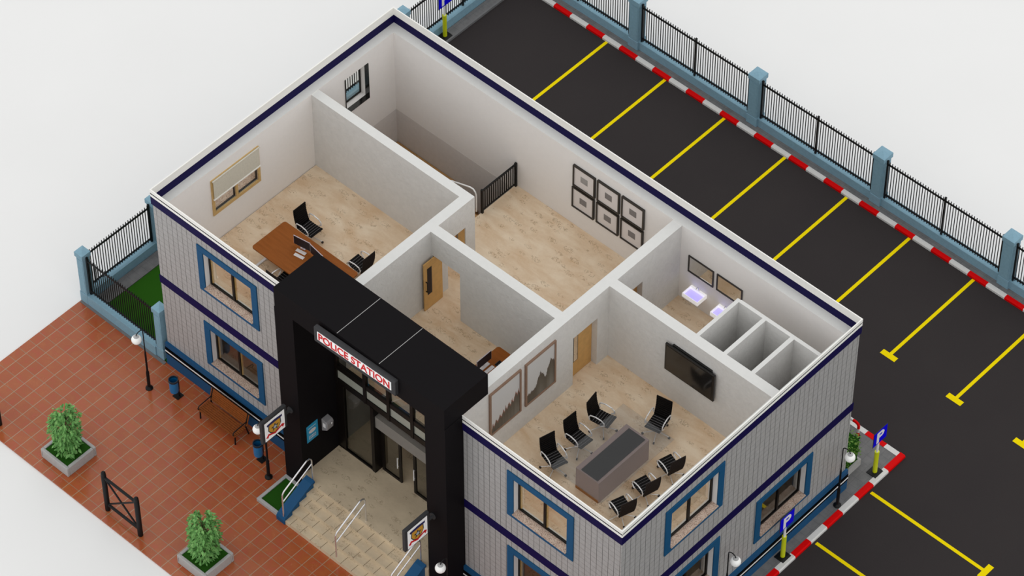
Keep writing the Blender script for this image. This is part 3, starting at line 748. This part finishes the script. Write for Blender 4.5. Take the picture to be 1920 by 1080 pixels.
def planter(name, label, cx, cy, s=.69, seed=1, sprigs=True):
    o = thing(name, label, 'planter', (cx, cy, 0), local=True)
    b = MB(); h_ = .45
    b.box(-s, s, -s, -s+.12, 0, h_); b.box(-s, s, s-.12, s, 0, h_); b.box(-s, -s+.12, -s+.12, s-.12, 0, h_); b.box(s-.12, s, -s+.12, s-.12, 0, h_)
    b.build('planter_box', 'concrete', o, bevel=.025)
    MB().box(-s+.07, -s+.08, -s-.004, -s, .12, .34).build('lifting_slot', 'frame_black', o); MB().box(s, s+.004, s-.08, s-.07, .12, .34).build('lifting_slot', 'frame_black', o)
    MB().box(-s+.12, s-.12, -s+.12, s-.12, .2, .41).build('grass_mat', 'soil_green', o)
    p = thing('shrub', label.replace('square concrete planter holding a', 'tall').replace(', on', ' growing in the planter on'), 'shrub', (cx, cy, .41), local=True)
    b = MB(); rnd = random.Random(seed)
    b.tube([(0, 0, 0), (.02, 0, .4), (-.02, .02, .9), (.02, 0, 1.5)], .028, 7)
    for k in range(26):
        a = rnd.uniform(0, 2*PI); z = rnd.uniform(.05, 1.4); r = rnd.uniform(.25, .5)
        b.tube([(0, 0, z), (r*.5*math.cos(a), r*.5*math.sin(a), z+.3), (r*math.cos(a), r*math.sin(a), z+.42)], .01, 5)
    b.build('branches', 'bark', p)
    f = leaves(1250, .52, .52, .1, 2.2, .17, 'leaf', 'foliage', p, seed)
    return o
planter('planter', 'square concrete planter holding a leafy green shrub, on the paving near the left edge', -21.04, -5.34, seed=3)
planter('planter', 'square concrete planter holding a bushy green shrub, on the paving near the bottom edge', -14.17, -5.32, seed=11)
o = thing('hedge_planter', 'concrete trough with a clipped green hedge behind the right corner of the building', 'planter', (-.98, 12.65, .115))
b = MB().box(-1.75, -.24, 12.1, 13.16, .115, .2); b.box(-1.75, -.24, 12.1, 12.18, .2, .45); b.box(-1.75, -.24, 13.08, 13.16, .2, .45); b.box(-1.75, -1.67, 12.18, 13.08, .2, .45); b.box(-.32, -.24, 12.18, 13.08, .2, .45); b.build('planter_box', 'concrete', o)
MB().box(-1.67, -.32, 12.18, 13.08, .2, .43).build('soil', 'soil_green', o)
hp = thing('hedge', 'clipped green hedge growing in the trough behind the building corner', 'hedge', (-.98, 12.68, .45), local=True)
leaves(2200, .66, .5, .0, 1.15, .1, 'hedge_leaf', 'foliage', hp, 5, box=True, hang=0)
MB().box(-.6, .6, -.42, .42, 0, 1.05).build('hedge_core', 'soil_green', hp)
o = thing('hoop_barrier', 'low red and white tubular hoop barrier on the rear pavement corner', 'barrier', (-1.1, 14.05, .115))
pts = [(-1.1, 14.05, .12), (-1.1, 14.05, .72), (-1.13, 14.05, .82), (-1.22, 14.05, .86), (-3.4, 14.05, .86)]
MB().tube([(-1.1, 14.05, .42), (-1.1, 14.05, .62)], .055, 12).build('white_band', 'kerb_white', o, True)
MB().tube([(-1.1, 14.05, .18), (-1.1, 14.05, .42)], .055, 12).build('red_band', 'kerb_red', o, True)
MB().tube([(-1.1, 14.05, .62), (-1.1, 14.05, .74), (-1.14, 14.05, .82), (-1.24, 14.05, .86), (-1.36, 14.05, .86)], .055, 12).build('red_band', 'kerb_red', o, True)
MB().tube([(-1.36, 14.05, .86), (-2.2, 14.05, .86)], .055, 12).build('white_band', 'kerb_white', o, True)
MB().tube([(-3.3, 14.05, .86), (-3.4, 14.05, .8), (-3.4, 14.05, .18)], .055, 12).build('white_band', 'kerb_white', o, True)
MB().tube([(-2.2, 14.05, .86), (-3.3, 14.05, .86)], .055, 12).build('red_band', 'kerb_red', o, True)
MB().cyl((-1.1, 14.05, .115), (-1.1, 14.05, .2), .1).build('base_flange', 'iron', o, True)
MB().cyl((-3.4, 14.05, .115), (-3.4, 14.05, .2), .1).build('base_flange', 'iron', o, True)

# ================================================================ FENCE
fb = 'fence_blue'
def pillar(label, x, y, z0=0, grp='pale blue pillars of the boundary fence'):
    o = thing('fence_pillar', label, 'pillar', (x, y, z0), group=grp)
    b = MB(); s_ = .19 if abs(x) > 25 or x == -21.91 else .25
    b.box(x-s_, x+s_, y-s_, y+s_, z0, .52); b.box(x-s_+.02, x+s_-.02, y-s_+.02, y+s_-.02, .52, 2.44)
    b.build('pillar_shaft', fb, o, bevel=.008)
    b = MB(); q = s_-.06
    for (dx, dy) in ((0, -1), (1, 0), (-1, 0), (0, 1)):
        if dx == 0: b.box(x-q, x+q, y+dy*(s_-.02)-(.008 if dy < 0 else 0), y+dy*(s_-.02)+(.008 if dy > 0 else 0), .62, 2.34)
        else: b.box(x+dx*(s_-.02)-(.008 if dx < 0 else 0), x+dx*(s_-.02)+(.008 if dx > 0 else 0), y-q, y+q, .62, 2.34)
    b.build('recessed_panel', fb, o)
    b = MB(); c = s_+.02
    b.box(x-c, x+c, y-c, y+c, 2.44, 2.66)
    b._add([(x-c, y-c, 2.66), (x+c, y-c, 2.66), (x+c, y+c, 2.66), (x-c, y+c, 2.66), (x, y, 2.75)], [(0, 1, 4), (1, 2, 4), (2, 3, 4), (3, 0, 4)])
    b.build('pillar_cap', fb, o)
def panel(label, ax, a0, a1, t, z0=.56, mid=True):
    loc = ((a0+a1)/2, t, .52) if ax == 'x' else (t, (a0+a1)/2, .52)
    o = thing('fence_panel', label, 'railing', loc, group='black iron panels of the boundary fence')
    def bx(b, u0, u1, v0, v1, w0, w1): return b.box(u0, u1, t+v0, t+v1, w0, w1) if ax == 'x' else b.box(t+v0, t+v1, u0, u1, w0, w1)
    bx(MB(), a0, a1, -.02, .02, z0+.1, z0+.17).build('bottom_rail', 'iron', o)
    bx(MB(), a0, a1, -.02, .02, z0+1.74, z0+1.81).build('top_rail', 'iron', o)
    posts = [a0+.05, a1-.05]+([(a0+a1)/2] if mid else [])
    for p in posts: bx(MB(), p-.035, p+.035, -.035, .035, z0-.04, z0+1.97).build('post', 'iron', o)
    b = MB(); k = a0+.14
    while k < a1-.08:
        bx(b, k-.013, k+.013, -.013, .013, z0+.02, z0+1.93); k += .119
    b.build('bars', 'iron', o)
def lowwall(x0, x1, y0, y1):
    b = MB().box(x0, x1, y0, y1, -.05, .5); struct('fence_wall', b, fb, bevel=.01)
# front piece
lowwall(-25.68, -22.1, -.1, .2); pillar('pale blue fence pillar at the far left corner of the paving', -25.86, .08)
pillar('pale blue fence pillar against the left corner of the tiled facade', -21.91, .13)
panel('short black iron fence panel facing the terracotta paving', 'x', -25.67, -22.1, .06, mid=False)
# left side
lowwall(-26.02, -25.7, .27, 23.1)
yy = [.08, 3.58, 10.12, 16.75, 23.37]
nm = ['', 'pale blue fence pillar rising behind the left end of the roof edge', 'pale blue fence pillar behind the middle of the left building wall', 'pale blue fence pillar peeking over the back corner of the roof', 'pale blue corner pillar where left and rear fences meet']
pn = ['black iron fence panel beside the small lawn, left of the building', 'black iron fence panel standing behind the left wall with the office window', 'black iron fence panel seen through the stair-hall window', 'black iron fence panel behind the parking sign at the top']
for i in range(1, 5): pillar(nm[i], -25.86, yy[i], 0)
for i in range(4): panel(pn[i], 'y', yy[i]+.2, yy[i+1]-.2, -25.86, mid=i > 0)
# rear
lowwall(-25.6, 12, 23.2, 23.52)
px = [-25.75+.0, -19.74, -13.73, -7.72, -1.71, 4.3, 10.3]
nm = ['', 'first rear fence pillar from the left, cut by the top edge of the view', 'second rear fence pillar from the left, above the second bay line', 'third rear fence pillar from the left, along the kerb', 'fourth rear fence pillar, at the right edge of the view', 'rear fence pillar beyond the right edge', 'last rear fence pillar']
pn = ['rear iron fence panel at the top edge of the view', 'rear iron fence panel between the first and second pillars from the left', 'rear iron fence panel between the second and third pillars', 'rear iron fence panel between the third and fourth pillars', 'rear iron fence panel at the right edge of the view']
for i in range(1, 6): pillar(nm[i], px[i], 23.37, 0)
for i in range(5): panel(pn[i], 'x', px[i]+.27, px[i+1]-.27, 23.3)

# ================================================================ STREET FURNITURE
lp = thing('street_lamp', 'x', 'street lamp', local=True)
MB().lathe([(.001, 0), (.14, 0), (.14, .03), (.1, .07), (.065, .12), (.001, .12)], n=24).build('lamp_base', 'iron', lp, True)
MB().lathe([(.062, .1), (.06, .9), (.045, .96), (.038, 1.0), (.036, 1.9), (.03, 2.0), (.022, 2.05), (.02, 3.1), (.001, 3.1)], n=16).build('lamp_pole', 'iron', lp, True)
MB().tube([(0, 0, 3.0)]+[(0, -.16+.16*math.cos(k*PI/8), 3.15+.13*math.sin(k*PI/8)) for k in range(9)]+[(0, -.32, 3.14)], .018, 8).build('lamp_arm', 'iron', lp, True)
MB().sphere((0, -.32, 2.97), .185, 28).build('globe', 'globe', lp, True)
MB().lathe([(.001, .2), (.05, .195), (.1, .17), (.1, .14), (.001, .14)], (0, -.32, 2.97)).build('globe_cap', 'cap_grey', lp, True)
place(lp, [((-21.2, -1.3, 0), 0, 'black globe street lamp on the paving in front of the left fence'),
           ((-15.2, -1.25, 0), 0, 'black globe street lamp beside the blue bin and the left badge sign'),
           ((-6.5, -1.3, 0), 0, 'globe street lamp right of the black portal, its white globe at the bottom edge'),
           ((.3, 11.22, .115), PI/2, 'black globe street lamp on the side pavement near the hedge'),
           ((.3, 5.2, .115), PI/2, 'globe street lamp on the side pavement at the bottom edge, below a side window')], 'globe street lamps around the building')
bn = thing('litter_bin', 'x', 'bin', local=True)
MB().lathe([(.001, .42), (.155, .42), (.165, .5), (.165, 1.0), (.15, 1.0), (.15, .46), (.001, .46)], n=28).build('bin_bucket', 'bin_blue', bn, True)
MB().lathe([(.15, .98), (.182, .98), (.182, 1.06), (.15, 1.06), (.15, .98)], n=28).build('bin_rim', 'bin_dark', bn, True)
b = MB().box(.0, .05, .16, .2, 0, 1.05); b.box(-.08, .1, .15, .175, .45, .95); b.build('bin_bracket', 'iron', bn)
MB().box(-.14, .14, -.0, .3, 0, .03).build('base_plate', 'iron', bn)
place(bn, [((-20.18, -1.0, 0), .0, 'blue litter bin standing left of the wooden bench'),
           ((-15.93, -1.0, 0), .0, 'blue litter bin right of the bench, behind the street lamp')], 'blue litter bins on the paving')
# bench
be = thing('park_bench', 'brown slatted wooden bench with black iron legs along the blue base wall', 'bench', (-17.98, -.7, 0))
b = MB()
for k in range(7): b.box(-18.93, -17.03, -1.08+k*.083, -1.08+k*.083+.062, .455+.006*abs(k-3), .49+.006*abs(k-3))
b.build('seat_slats', 'bench_wood', be, bevel=.004)
b = MB()
for k in range(6):
    z = .55+k*.085; y = -.47+k*.024; b.prism([(y, z), (y+.025, z-.004), (y+.045, z+.066), (y+.02, z+.072)], 'x', -18.93, -17.03)
b.build('back_slats', 'bench_wood', be)
for x in (-18.86, -17.1):
    MB().tube([(x, -1.02, .0), (x, -1.0, .45)], .03, 8).build('leg', 'iron', be, True)
    MB().tube([(x, -.36, .0), (x, -.46, .45), (x, -.42, .7), (x, -.31, 1.06)], .03, 8).build('leg', 'iron', be, True)
    b = MB().tube([(x, -1.04, .46), (x, -1.1, .6), (x, -1.04, .68), (x, -.8, .7), (x, -.42, .72)], .02, 8); b.tube([(x, -1.02, .44), (x, -.45, .44)], .018, 8); b.build('armrest', 'iron', be, True)
# pedestrian barriers
ba = thing('cross_barrier', 'x', 'barrier', local=True)
for x in (-.82, .82): MB().lathe([(.001, 0), (.095, 0), (.095, 1.94), (.085, 1.96), (.09, 2.0), (.08, 2.07), (.045, 2.12), (.001, 2.13)], (x, 0, 0), 20).build('post', 'iron', ba, True)
for z in (.32, 1.83): MB().tube([(-.82, 0, z), (.82, 0, z)], .055, 12).build('rail', 'iron', ba, True)
for s_ in (1, -1): MB().tube([(-.76*s_, 0, .36), (.76*s_, 0, 1.79)], .034, 10).build('cross_brace', 'iron', ba, True)
place(ba, [((-17.48, -6.05, 0), 0, 'black cross-braced iron barrier at the front edge of the terracotta paving'),
           ((-24.72, -6.05, 0), 0, 'black iron barrier post just inside the left edge of the view')], 'cross-braced barriers along the paving edge')
# parking signs
ps = thing('parking_sign', 'x', 'parking sign', local=True)
MB().prism([(-.22, 0), (.22, 0), (.2, .02), (.12, .04), (-.12, .04), (-.2, .02)], 'y', -.22, .22).build('sign_base', 'iron', ps)
MB().cyl((0, 0, .03), (0, 0, 1.16), .085, n=20).build('post_sleeve', 'post_yellow', ps, True)
MB().cyl((0, 0, 1.15), (0, 0, 2.2), .045, n=16).build('sign_post', 'white', ps, True)
MB().box(.04, .055, -.385, .385, 1.71, 2.46).build('sign_plate', 'sign_grey', ps, bevel=.02)
MB().box(.055, .062, -.36, .36, 1.735, 2.435).build('sign_face', 'sign_blue', ps)
# letter P drawn as a stroke shape
pl = thing  # keep name
b = MB(); X = (.062, .07)
b.box(X[0], X[1], -.2, -.07, 1.8, 2.36)
ring = []
for k in range(9):
    a = -PI/2+k*PI/8; ring.append((.03+.17*math.cos(a), 2.2+.16*math.sin(a)))
inner = [(.03+.055*math.cos(-PI/2+k*PI/8), 2.2+.05*math.sin(-PI/2+k*PI/8)) for k in range(9)]
for k in range(8): b.prism([ring[k], ring[k+1], inner[k+1], inner[k]], 'x', *X)
b.box(X[0], X[1], -.07, .03, 2.25, 2.36); b.box(X[0], X[1], -.07, .03, 2.04, 2.15)
b.build('letter', 'white', ps)
place(ps, [((.33, 13.25, .115), 0, 'blue P parking sign on a yellow post at the pavement corner near the hedge'),
           ((.33, 8.23, .115), 0, 'blue P parking sign on a yellow post below the lower side window'),
           ((-25.5, 18.65, .1), 0, 'blue P parking sign on a yellow post at the top, beside the left fence')], 'parking signs on yellow posts')

# ================================================================ INTERIOR
# railing of the stairwell
o = thing('stair_railing', 'black metal balustrade at the head of the stairwell', 'railing', (-15.1, 10.55, ZF))
b = MB(); b.box(-15.13, -15.07, 9.64, 11.46, 6.12, 6.18); b.build('top_rail', 'iron', o); MB().box(-15.12, -15.08, 9.64, 11.46, 5.12, 5.16).build('bottom_rail', 'iron', o)
for y in (9.67, 11.42): MB().box(-15.14, -15.06, y-.04, y+.04, ZF, 6.22).build('post', 'iron', o)
b = MB()
for k in range(14): y = 9.82+k*.112; b.box(-15.115, -15.085, y-.018, y+.018, 5.14, 6.14)
b.build('balusters', 'iron', o)
o = thing('wall_handrail', 'white curved tubular handrail going down the inner stairs', 'handrail', (-15.3, 9.58, ZF))
MB().tube([(-15.3, 9.58, ZF), (-15.3, 9.58, 5.85), (-15.34, 9.58, 5.98), (-15.44, 9.58, 6.07), (-15.6, 9.58, 6.06), (-15.9, 9.58, 5.95), (-16.5, 9.58, 5.72), (-18.0, 9.58, 4.75)], .03, 10).build('rail_tube', 'white', o, True)
# framed prints
fr = thing('framed_print', 'x', 'picture', local=True)
b = MB(); a, t = .51, .05
b.box(-a, a, -.09, 0, 0, t); b.box(-a, a, -.09, 0, 1.03-t, 1.03); b.box(-a, -a+t, -.09, 0, t, 1.03-t); b.box(a-t, a, -.09, 0, t, 1.03-t)
b.build('picture_frame', 'frame_black', fr)
MB().box(-a+t, a-t, -.05, -.0, t, 1.03-t).build('mount', 'mat_white', fr)
MB().box(-.16, .16, -.056, -.05, .37, .66).build('print', 'photo_grey', fr)
labs = [('top row, left', -11.87, 7.13), ('bottom row, left', -11.9, 6.01), ('top row, middle', -10.74, 7.16), ('bottom row, middle', -10.76, 6.03), ('top row, right', -9.61, 7.18), ('bottom row, right', -9.63, 6.05)]
fs = place(fr, [((x, 11.478, z-.02), 0, f'black framed small grey print with white mount in the hall, {q} of six') for q, x, z in labs], 'six framed prints on the hall wall')
for q in fs[1:]:
    for ch in q.children:
        if ch.name.startswith('print'):
            ch.data = ch.data.copy(); ch.data.materials[0] = M['photo_dark']
# forest pictures
for (nm_, y0, y1, z0, z1, warm, sd, *rest) in (('tall brown-framed misty forest picture with reddish treetops, nearer the portal', 1.8, 3.34, 6.05, 8.22, (150, 92, 76), 3.3, .36, .22, ((.86, .12, .06), (.5, .15, .03)), 1.5), ('tall brown-framed misty forest picture with dark treetops, nearer the door', 3.55, 5.06, 6.05, 8.22, (92, 78, 72), 8.1, .12, .24, ((.5, .17, .26), (.85, .2, .34)), .5)):
    o = thing('forest_picture', nm_, 'picture', (-7.44, (y0+y1)/2, z0), group='forest pictures in the meeting room')
    b = MB(); t = .07
    ring_bars(b, lambda a, c, e, g: b.box(-7.45, -7.38, a, c, e, g), y0, y1, z0, z1, t)
    b.build('picture_frame', 'art_brown', o)
    mt_ = artmat('forest_art', -(y1-y0)/2, (y1-y0)/2, 0, z1-z0, warm, sd, *rest)
    MB().box(-7.45, -7.41, y0+t, y1-t, z0+t, z1-t).build('canvas', mt_, o)
# television
o = thing('wall_television', 'large black flat television on the meeting room wall', 'television', (-3.72, 7.7, 6.6))
MB().box(-4.8, -2.64, 7.62, 7.7, 6.6, 7.93).build('tv_body', 'tv_black', o, bevel=.01)
MB().box(-4.73, -2.73, 7.612, 7.62, 6.66, 7.86).build('tv_screen', 'tv_screen', o)
MB().box(-4.55, -2.85, 7.7, 7.778, 6.75, 7.96).build('wall_mount', 'tv_black', o)
# mirrors
mr = thing('washroom_mirror', 'x', 'mirror', local=True)
b = MB(); a, t = .57, .045
b.box(-a, a, -.04, 0, 0, t); b.box(-a, a, -.04, 0, .82-t, .82); b.box(-a, -a+t, -.04, 0, t, .82-t); b.box(a-t, a, -.04, 0, t, .82-t)
b.build('mirror_frame', 'frame_black', mr); MB().box(-a+t, a-t, -.02, -.0, t, .82-t).build('mirror_glass', 'mirror', mr)
place(mr, [((-6.5, 11.478, 6.61), 0, 'black-framed rectangular washroom mirror, left one, above the first basin'),
           ((-5.22, 11.478, 6.63), 0, 'black-framed rectangular washroom mirror, right one, beside the stall wall')], 'washroom mirrors')
# basins
bs = thing('wash_basin', 'x', 'sink', local=True)
b = MB(); x, y0, y1, z0, z1, t = .35, -.5, 0, 5.82-6.0, .0, .03
b.box(-x, x, y0, y1, z0, z0+.05); b.box(-x, x, y0, y0+t, z0+.05, z1); b.box(-x, x, y1-t-.05, y1, z0+.05, z1); b.box(-x, -x+t, y0+t, y1-t-.05, z0+.05, z1); b.box(x-t, x, y0+t, y1-t-.05, z0+.05, z1)
b.build('basin', 'basin', bs)
b = MB().box(-x+t, x-t, y0+t, y1-t-.05, z0+.05, z0+.07)
b.build('basin_glow', 'violet_glow', bs)
MB().box(-x+.1, x-.06, y0+.1, y1, z0-.06, z0).build('basin_support', 'basin', bs)
MB().tube([(0, -.05, .0), (0, -.05, .14), (0, -.08, .2), (0, -.14, .21), (0, -.18, .17)], .014, 8).cyl((.05, -.05, 0), (.05, -.05, .05), .014, n=8).build('faucet', 'chrome', bs, True)
place(bs, [((-6.54, 11.475, 6.0), 0, 'square white wash basin lit violet, left one, under the first mirror'),
           ((-5.27, 11.475, 6.0), 0, 'square white wash basin lit violet, partly hidden by the stall wall')], 'violet-lit wash basins')
# office chairs
ch = thing('office_chair', 'x', 'chair', local=True)
def ribbed(p0, p1, w, n, bow):
    """ribbed sling from p0 to p1 (y=width, side profile in xz)"""
    prof = []; d = Vector((p1[0]-p0[0], 0, p1[1]-p0[1])); L = d.length; d.normalize(); nn = Vector((-d.z, 0, d.x))
    for i in range(n*6+1):
        t = i/(n*6); off = bow*math.sin(PI*t)+.016*abs(math.sin(PI*n*t))
        prof.append((p0[0]+d.x*L*t+nn.x*off, p0[1]+d.z*L*t+nn.z*off))
    bot = [(q[0]-nn.x*.03, q[1]-nn.z*.03) for q in prof[::-1]]
    return prof, bot, nn
def sling(p0, p1, w, n, bow, name, flipn=False):
    prof, bot, nn = ribbed(p0, p1, w, n, bow); b = MB(); N = len(prof)
    vs = [(x, -w/2, z) for x, z in prof]+[(x, w/2, z) for x, z in prof]; b._add(vs, [(i, i+1, N+i+1, N+i) for i in range(N-1)], 0)
    vs = [(x, -w/2, z) for x, z in bot[::-1]]+[(x, w/2, z) for x, z in bot[::-1]]; b._add(vs, [(i, N+i, N+i+1, i+1) for i in range(N-1)], 1)
    for s_ in (-w/2, w/2):
        vs = [(x, s_, z) for x, z in prof]+[(x, s_, z) for x, z in bot[::-1]]; b._add(vs, [(i, i+1, N+i+1, N+i) for i in range(N-1)], 1)
    a, c = prof[0], bot[-1]; b._add([(a[0], -w/2, a[1]), (a[0], w/2, a[1]), (c[0], w/2, c[1]), (c[0], -w/2, c[1])], [(0, 1, 2, 3)], 1)
    a, c = prof[-1], bot[0]; b._add([(a[0], -w/2, a[1]), (a[0], w/2, a[1]), (c[0], w/2, c[1]), (c[0], -w/2, c[1])], [(0, 1, 2, 3)], 1)
    o = b.build(name, ('leather', 'leather_back'), ch, False)
    # lighter lines between the ribs, painting in the ribs' highlights
    sb = MB(); d = Vector((p1[0]-p0[0], 0, p1[1]-p0[1])); L = d.length; d.normalize()
    for k in range(1, n):
        t = k/n; off = bow*math.sin(PI*t)+.006; cx = p0[0]+d.x*L*t+nn.x*off; cz = p0[1]+d.z*L*t+nn.z*off
        sb.cyl((cx, -w/2+.01, cz), (cx, w/2-.01, cz), .009 if name == 'seat' else .003, n=6)
    sub(o, 'rib_highlights', 'rib_shine' if name == 'seat' else 'leather_back', sb)
    return o
sling((-.35, .535), (.36, .56), .58, 7, -.03, 'seat'); 
# make seat normals up: profile runs front to rear, so the ribs face up
sling((-.47, 1.34), (-.33, .54), .6, 10, -.04, 'backrest')
for s_ in (-.33, .33):
    pts = [(-.33, s_, .6), (-.36, s_, .72), (-.3, s_, .83), (-.1, s_, .87), (.14, s_, .83), (.24, s_, .74), (.25, s_, .62), (.12, s_, .53)]
    b = MB()
    for i in range(len(pts)-1):
        p, q = Vector(pts[i]), Vector(pts[i+1])
        b.tube([p, (p+q)/2, q], .022, 8)
    b.build('armrest', 'chair_arm', ch, True)
MB().cyl((0, 0, .1), (0, 0, .5), .03, n=12).build('gas_lift', 'chrome', ch, True)
MB().box(-.1, .1, -.14, .14, .47, .51).build('seat_mechanism', 'iron', ch)
b = MB()
for k in range(5):
    a = 2*PI*k/5+.3; b.tube([(0, 0, .13), (.2*math.cos(a), .2*math.sin(a), .115), (.47*math.cos(a), .47*math.sin(a), .085)], .014, 8)
b.build('star_base', 'chair_arm', ch, True)
for k in range(5):
    a = 2*PI*k/5+.3; x, y = .48*math.cos(a), .48*math.sin(a)
    MB().cyl((x-.025*math.sin(a), y+.025*math.cos(a), .042), (x+.025*math.sin(a), y-.025*math.cos(a), .042), .042, n=12).cyl((x, y, .03), (x, y, .085), .01, n=6).build('caster', 'caster', ch, True)
d = math.radians
place(ch, [((-18.72, 4.66, ZF), 0, 'black ribbed office chair behind the big office desk, turned towards the right'),
           ((-16.27, 4.66, ZF), PI, 'black ribbed office chair at the right end of the office desk, back to the partition'),
           ((-17.67, 2.27, ZF), d(90), 'black ribbed office chair in front of the office desk, mostly hidden by the portal roof'),
           ((-5.45, 2.87, ZF), d(-14.7), 'black ribbed chair on the picture side of the glass table, nearest the facade'),
           ((-5.42, 4.07, ZF), d(-3), 'black ribbed chair on the picture side of the glass table, middle of three'),
           ((-5.42, 5.26, ZF), d(9.6), 'black ribbed chair on the picture side of the glass table, nearest the door'),
           ((-3.95, 6.34, ZF), d(-78), 'black ribbed chair at the head of the glass table under the television'),
           ((-2.47, 5.28, ZF), d(165), 'black ribbed chair on the window side of the glass table, furthest from the corner'),
           ((-2.49, 4.05, ZF), d(166), 'black ribbed chair on the window side of the glass table, middle of three'),
           ((-2.49, 2.88, ZF), d(162), 'black ribbed chair on the window side of the glass table, nearest the building corner')], 'black ribbed swivel chairs')
# meeting table
o = thing('meeting_table', 'long meeting table with glass top, dark centre panel and taupe base', 'table', (-3.92, 4.03, ZF))
MB().box(-4.42, -3.4, 2.77, 5.3, ZF+.0, 6.07).build('table_base', 'table_body', o, bevel=.006)
MB().box(-4.42, -3.42, 2.762, 2.77, ZF, ZF+.16).build('plinth', 'table_wood', o)
MB().box(-4.22, -3.5, 2.82, 5.2, 6.07, 6.1).build('centre_panel', 'table_top', o)
MB().box(-5.05, -2.78, 2.2, 5.85, 6.1, 6.12).build('glass_top', 'glass_table', o, bevel=.004)
# desks
def desk(label, x0, x1, y0, y1, top=6.0, feet='x'):
    o = thing('office_desk', label, 'desk', ((x0+x1)/2, (y0+y1)/2, ZF), group='cherry wood desks')
    r = .1; pts = []
    for (cx, cy, a0) in ((x1-r, y1-r, 0), (x0+r, y1-r, 90), (x0+r, y0+r, 180), (x1-r, y0+r, 270)):
        for k in range(5): a = d(a0+22.5*k); pts.append((cx+r*math.cos(a), cy+r*math.sin(a)))
    MB().prism(pts, 'z', top-.05, top).build('desktop', 'cherry', o)
    for s_ in (0, 1):
        if feet == 'x': a = x0+.08 if s_ == 0 else x1-.18; b = MB().box(a, a+.09, y0+.05, y1-.05, ZF, ZF+.05); b.box(a, a+.09, (y0+y1)/2-.3, (y0+y1)/2+.3, ZF+.05, top-.05)
        else: a = y0+.08 if s_ == 0 else y1-.18; b = MB().box(x0+.05, x1-.05, a, a+.09, ZF, ZF+.05); b.box((x0+x1)/2-.3, (x0+x1)/2+.3, a, a+.09, ZF+.05, top-.05)
        b.build('leg', 'keyboard', o)
    return o
desk('wide cherry wood office desk in the left room, its right end under the portal roof', -19.32, -15.7, 2.4, 4.05)
desk('cherry wood reception desk in the corner behind the portal', -9.92, -8.35, 2.9, 4.93, feet='y')
mo = thing('computer_monitor', 'x', 'monitor', local=True)
MB().box(-.36, .36, -.0, .03, .09, .52).build('monitor_body', 'monitor_edge', mo, bevel=.008)
MB().box(-.345, .345, -.004, .0, .105, .505).build('screen', 'monitor_dark', mo)
MB().box(-.03, .03, .03, .06, .01, .3).box(-.1, .1, .0, .13, 0, .012).build('monitor_stand', 'monitor_edge', mo)
place(mo, [((-17.93, 3.52, 6.0), d(9), 'dark computer monitor on the office desk, left of the pair'),
           ((-17.2, 3.5, 6.0), d(-8), 'dark computer monitor on the office desk, right one, partly behind the portal roof'),
           ((-9.66, 3.95, 6.0), d(90), 'dark computer monitor on the reception desk')], 'computer monitors')
kb = thing('keyboard', 'x', 'keyboard', local=True)
b = MB().box(-.2, .2, -.065, .065, 0, .018); kbo = b.build('keyboard_body', 'keyboard', kb, bevel=.004)
b = MB()
for i in range(11):
    for j in range(4): b.box(-.18+i*.033, -.155+i*.033, -.05+j*.027, -.03+j*.027, .018, .022)
b.build('keys', 'mat_white', kb)
place(kb, [((-17.87, 3.4, 6.0), d(9), 'white keyboard directly under the office monitor'),
           ((-17.78, 3.21, 6.0), d(9), 'white keyboard on the office desk, further from the monitor'),
           ((-9.64, 3.95, 6.0), d(90), 'white keyboard directly under the reception monitor'),
           ((-9.43, 3.95, 6.0), d(90), 'white keyboard on the reception desk, further from the monitor')], 'white keyboards')
o = thing('desk_phone', 'small black telephone on the reception desk', 'telephone', (-9.35, 4.35, 6.0))
MB().box(-9.44, -9.26, 4.22, 4.47, 6.0, 6.04).build('phone_body', 'tv_black', o, bevel=.01)
MB().tube([(-9.4, 4.24, 6.06), (-9.4, 4.34, 6.075), (-9.4, 4.45, 6.06)], .022, 8).build('handset', 'tv_black', o, True)

# the upper storey sits as one block inside the shell
INNER = ('wall_office', 'wall_reception', 'wall_meeting', 'wall_washroom', 'wall_stall', 'wall_stairwell', 'stair_flight', 'stair_landing', 'door_1', 'door_2', 'door_3', 'door_4',
         'trim_12', 'trim_13', 'window_8', 'window_9', 'roller_blind', 'stair_railing', 'wall_handrail', 'framed_print', 'forest_picture', 'wall_television', 'washroom_mirror',
         'wash_basin', 'office_chair', 'meeting_table', 'office_desk', 'computer_monitor', 'keyboard', 'desk_phone')
for ob in list(bpy.data.objects):
    if ob.parent is None and (ob.name.split('.')[0] in INNER or ob.name == 'floor'):
        ob.location = ob.location+Vector((-.091, .098, -.155))
for ob in list(bpy.data.objects):
    for k in ('_local', '_base'):
        if k in ob: del ob[k]
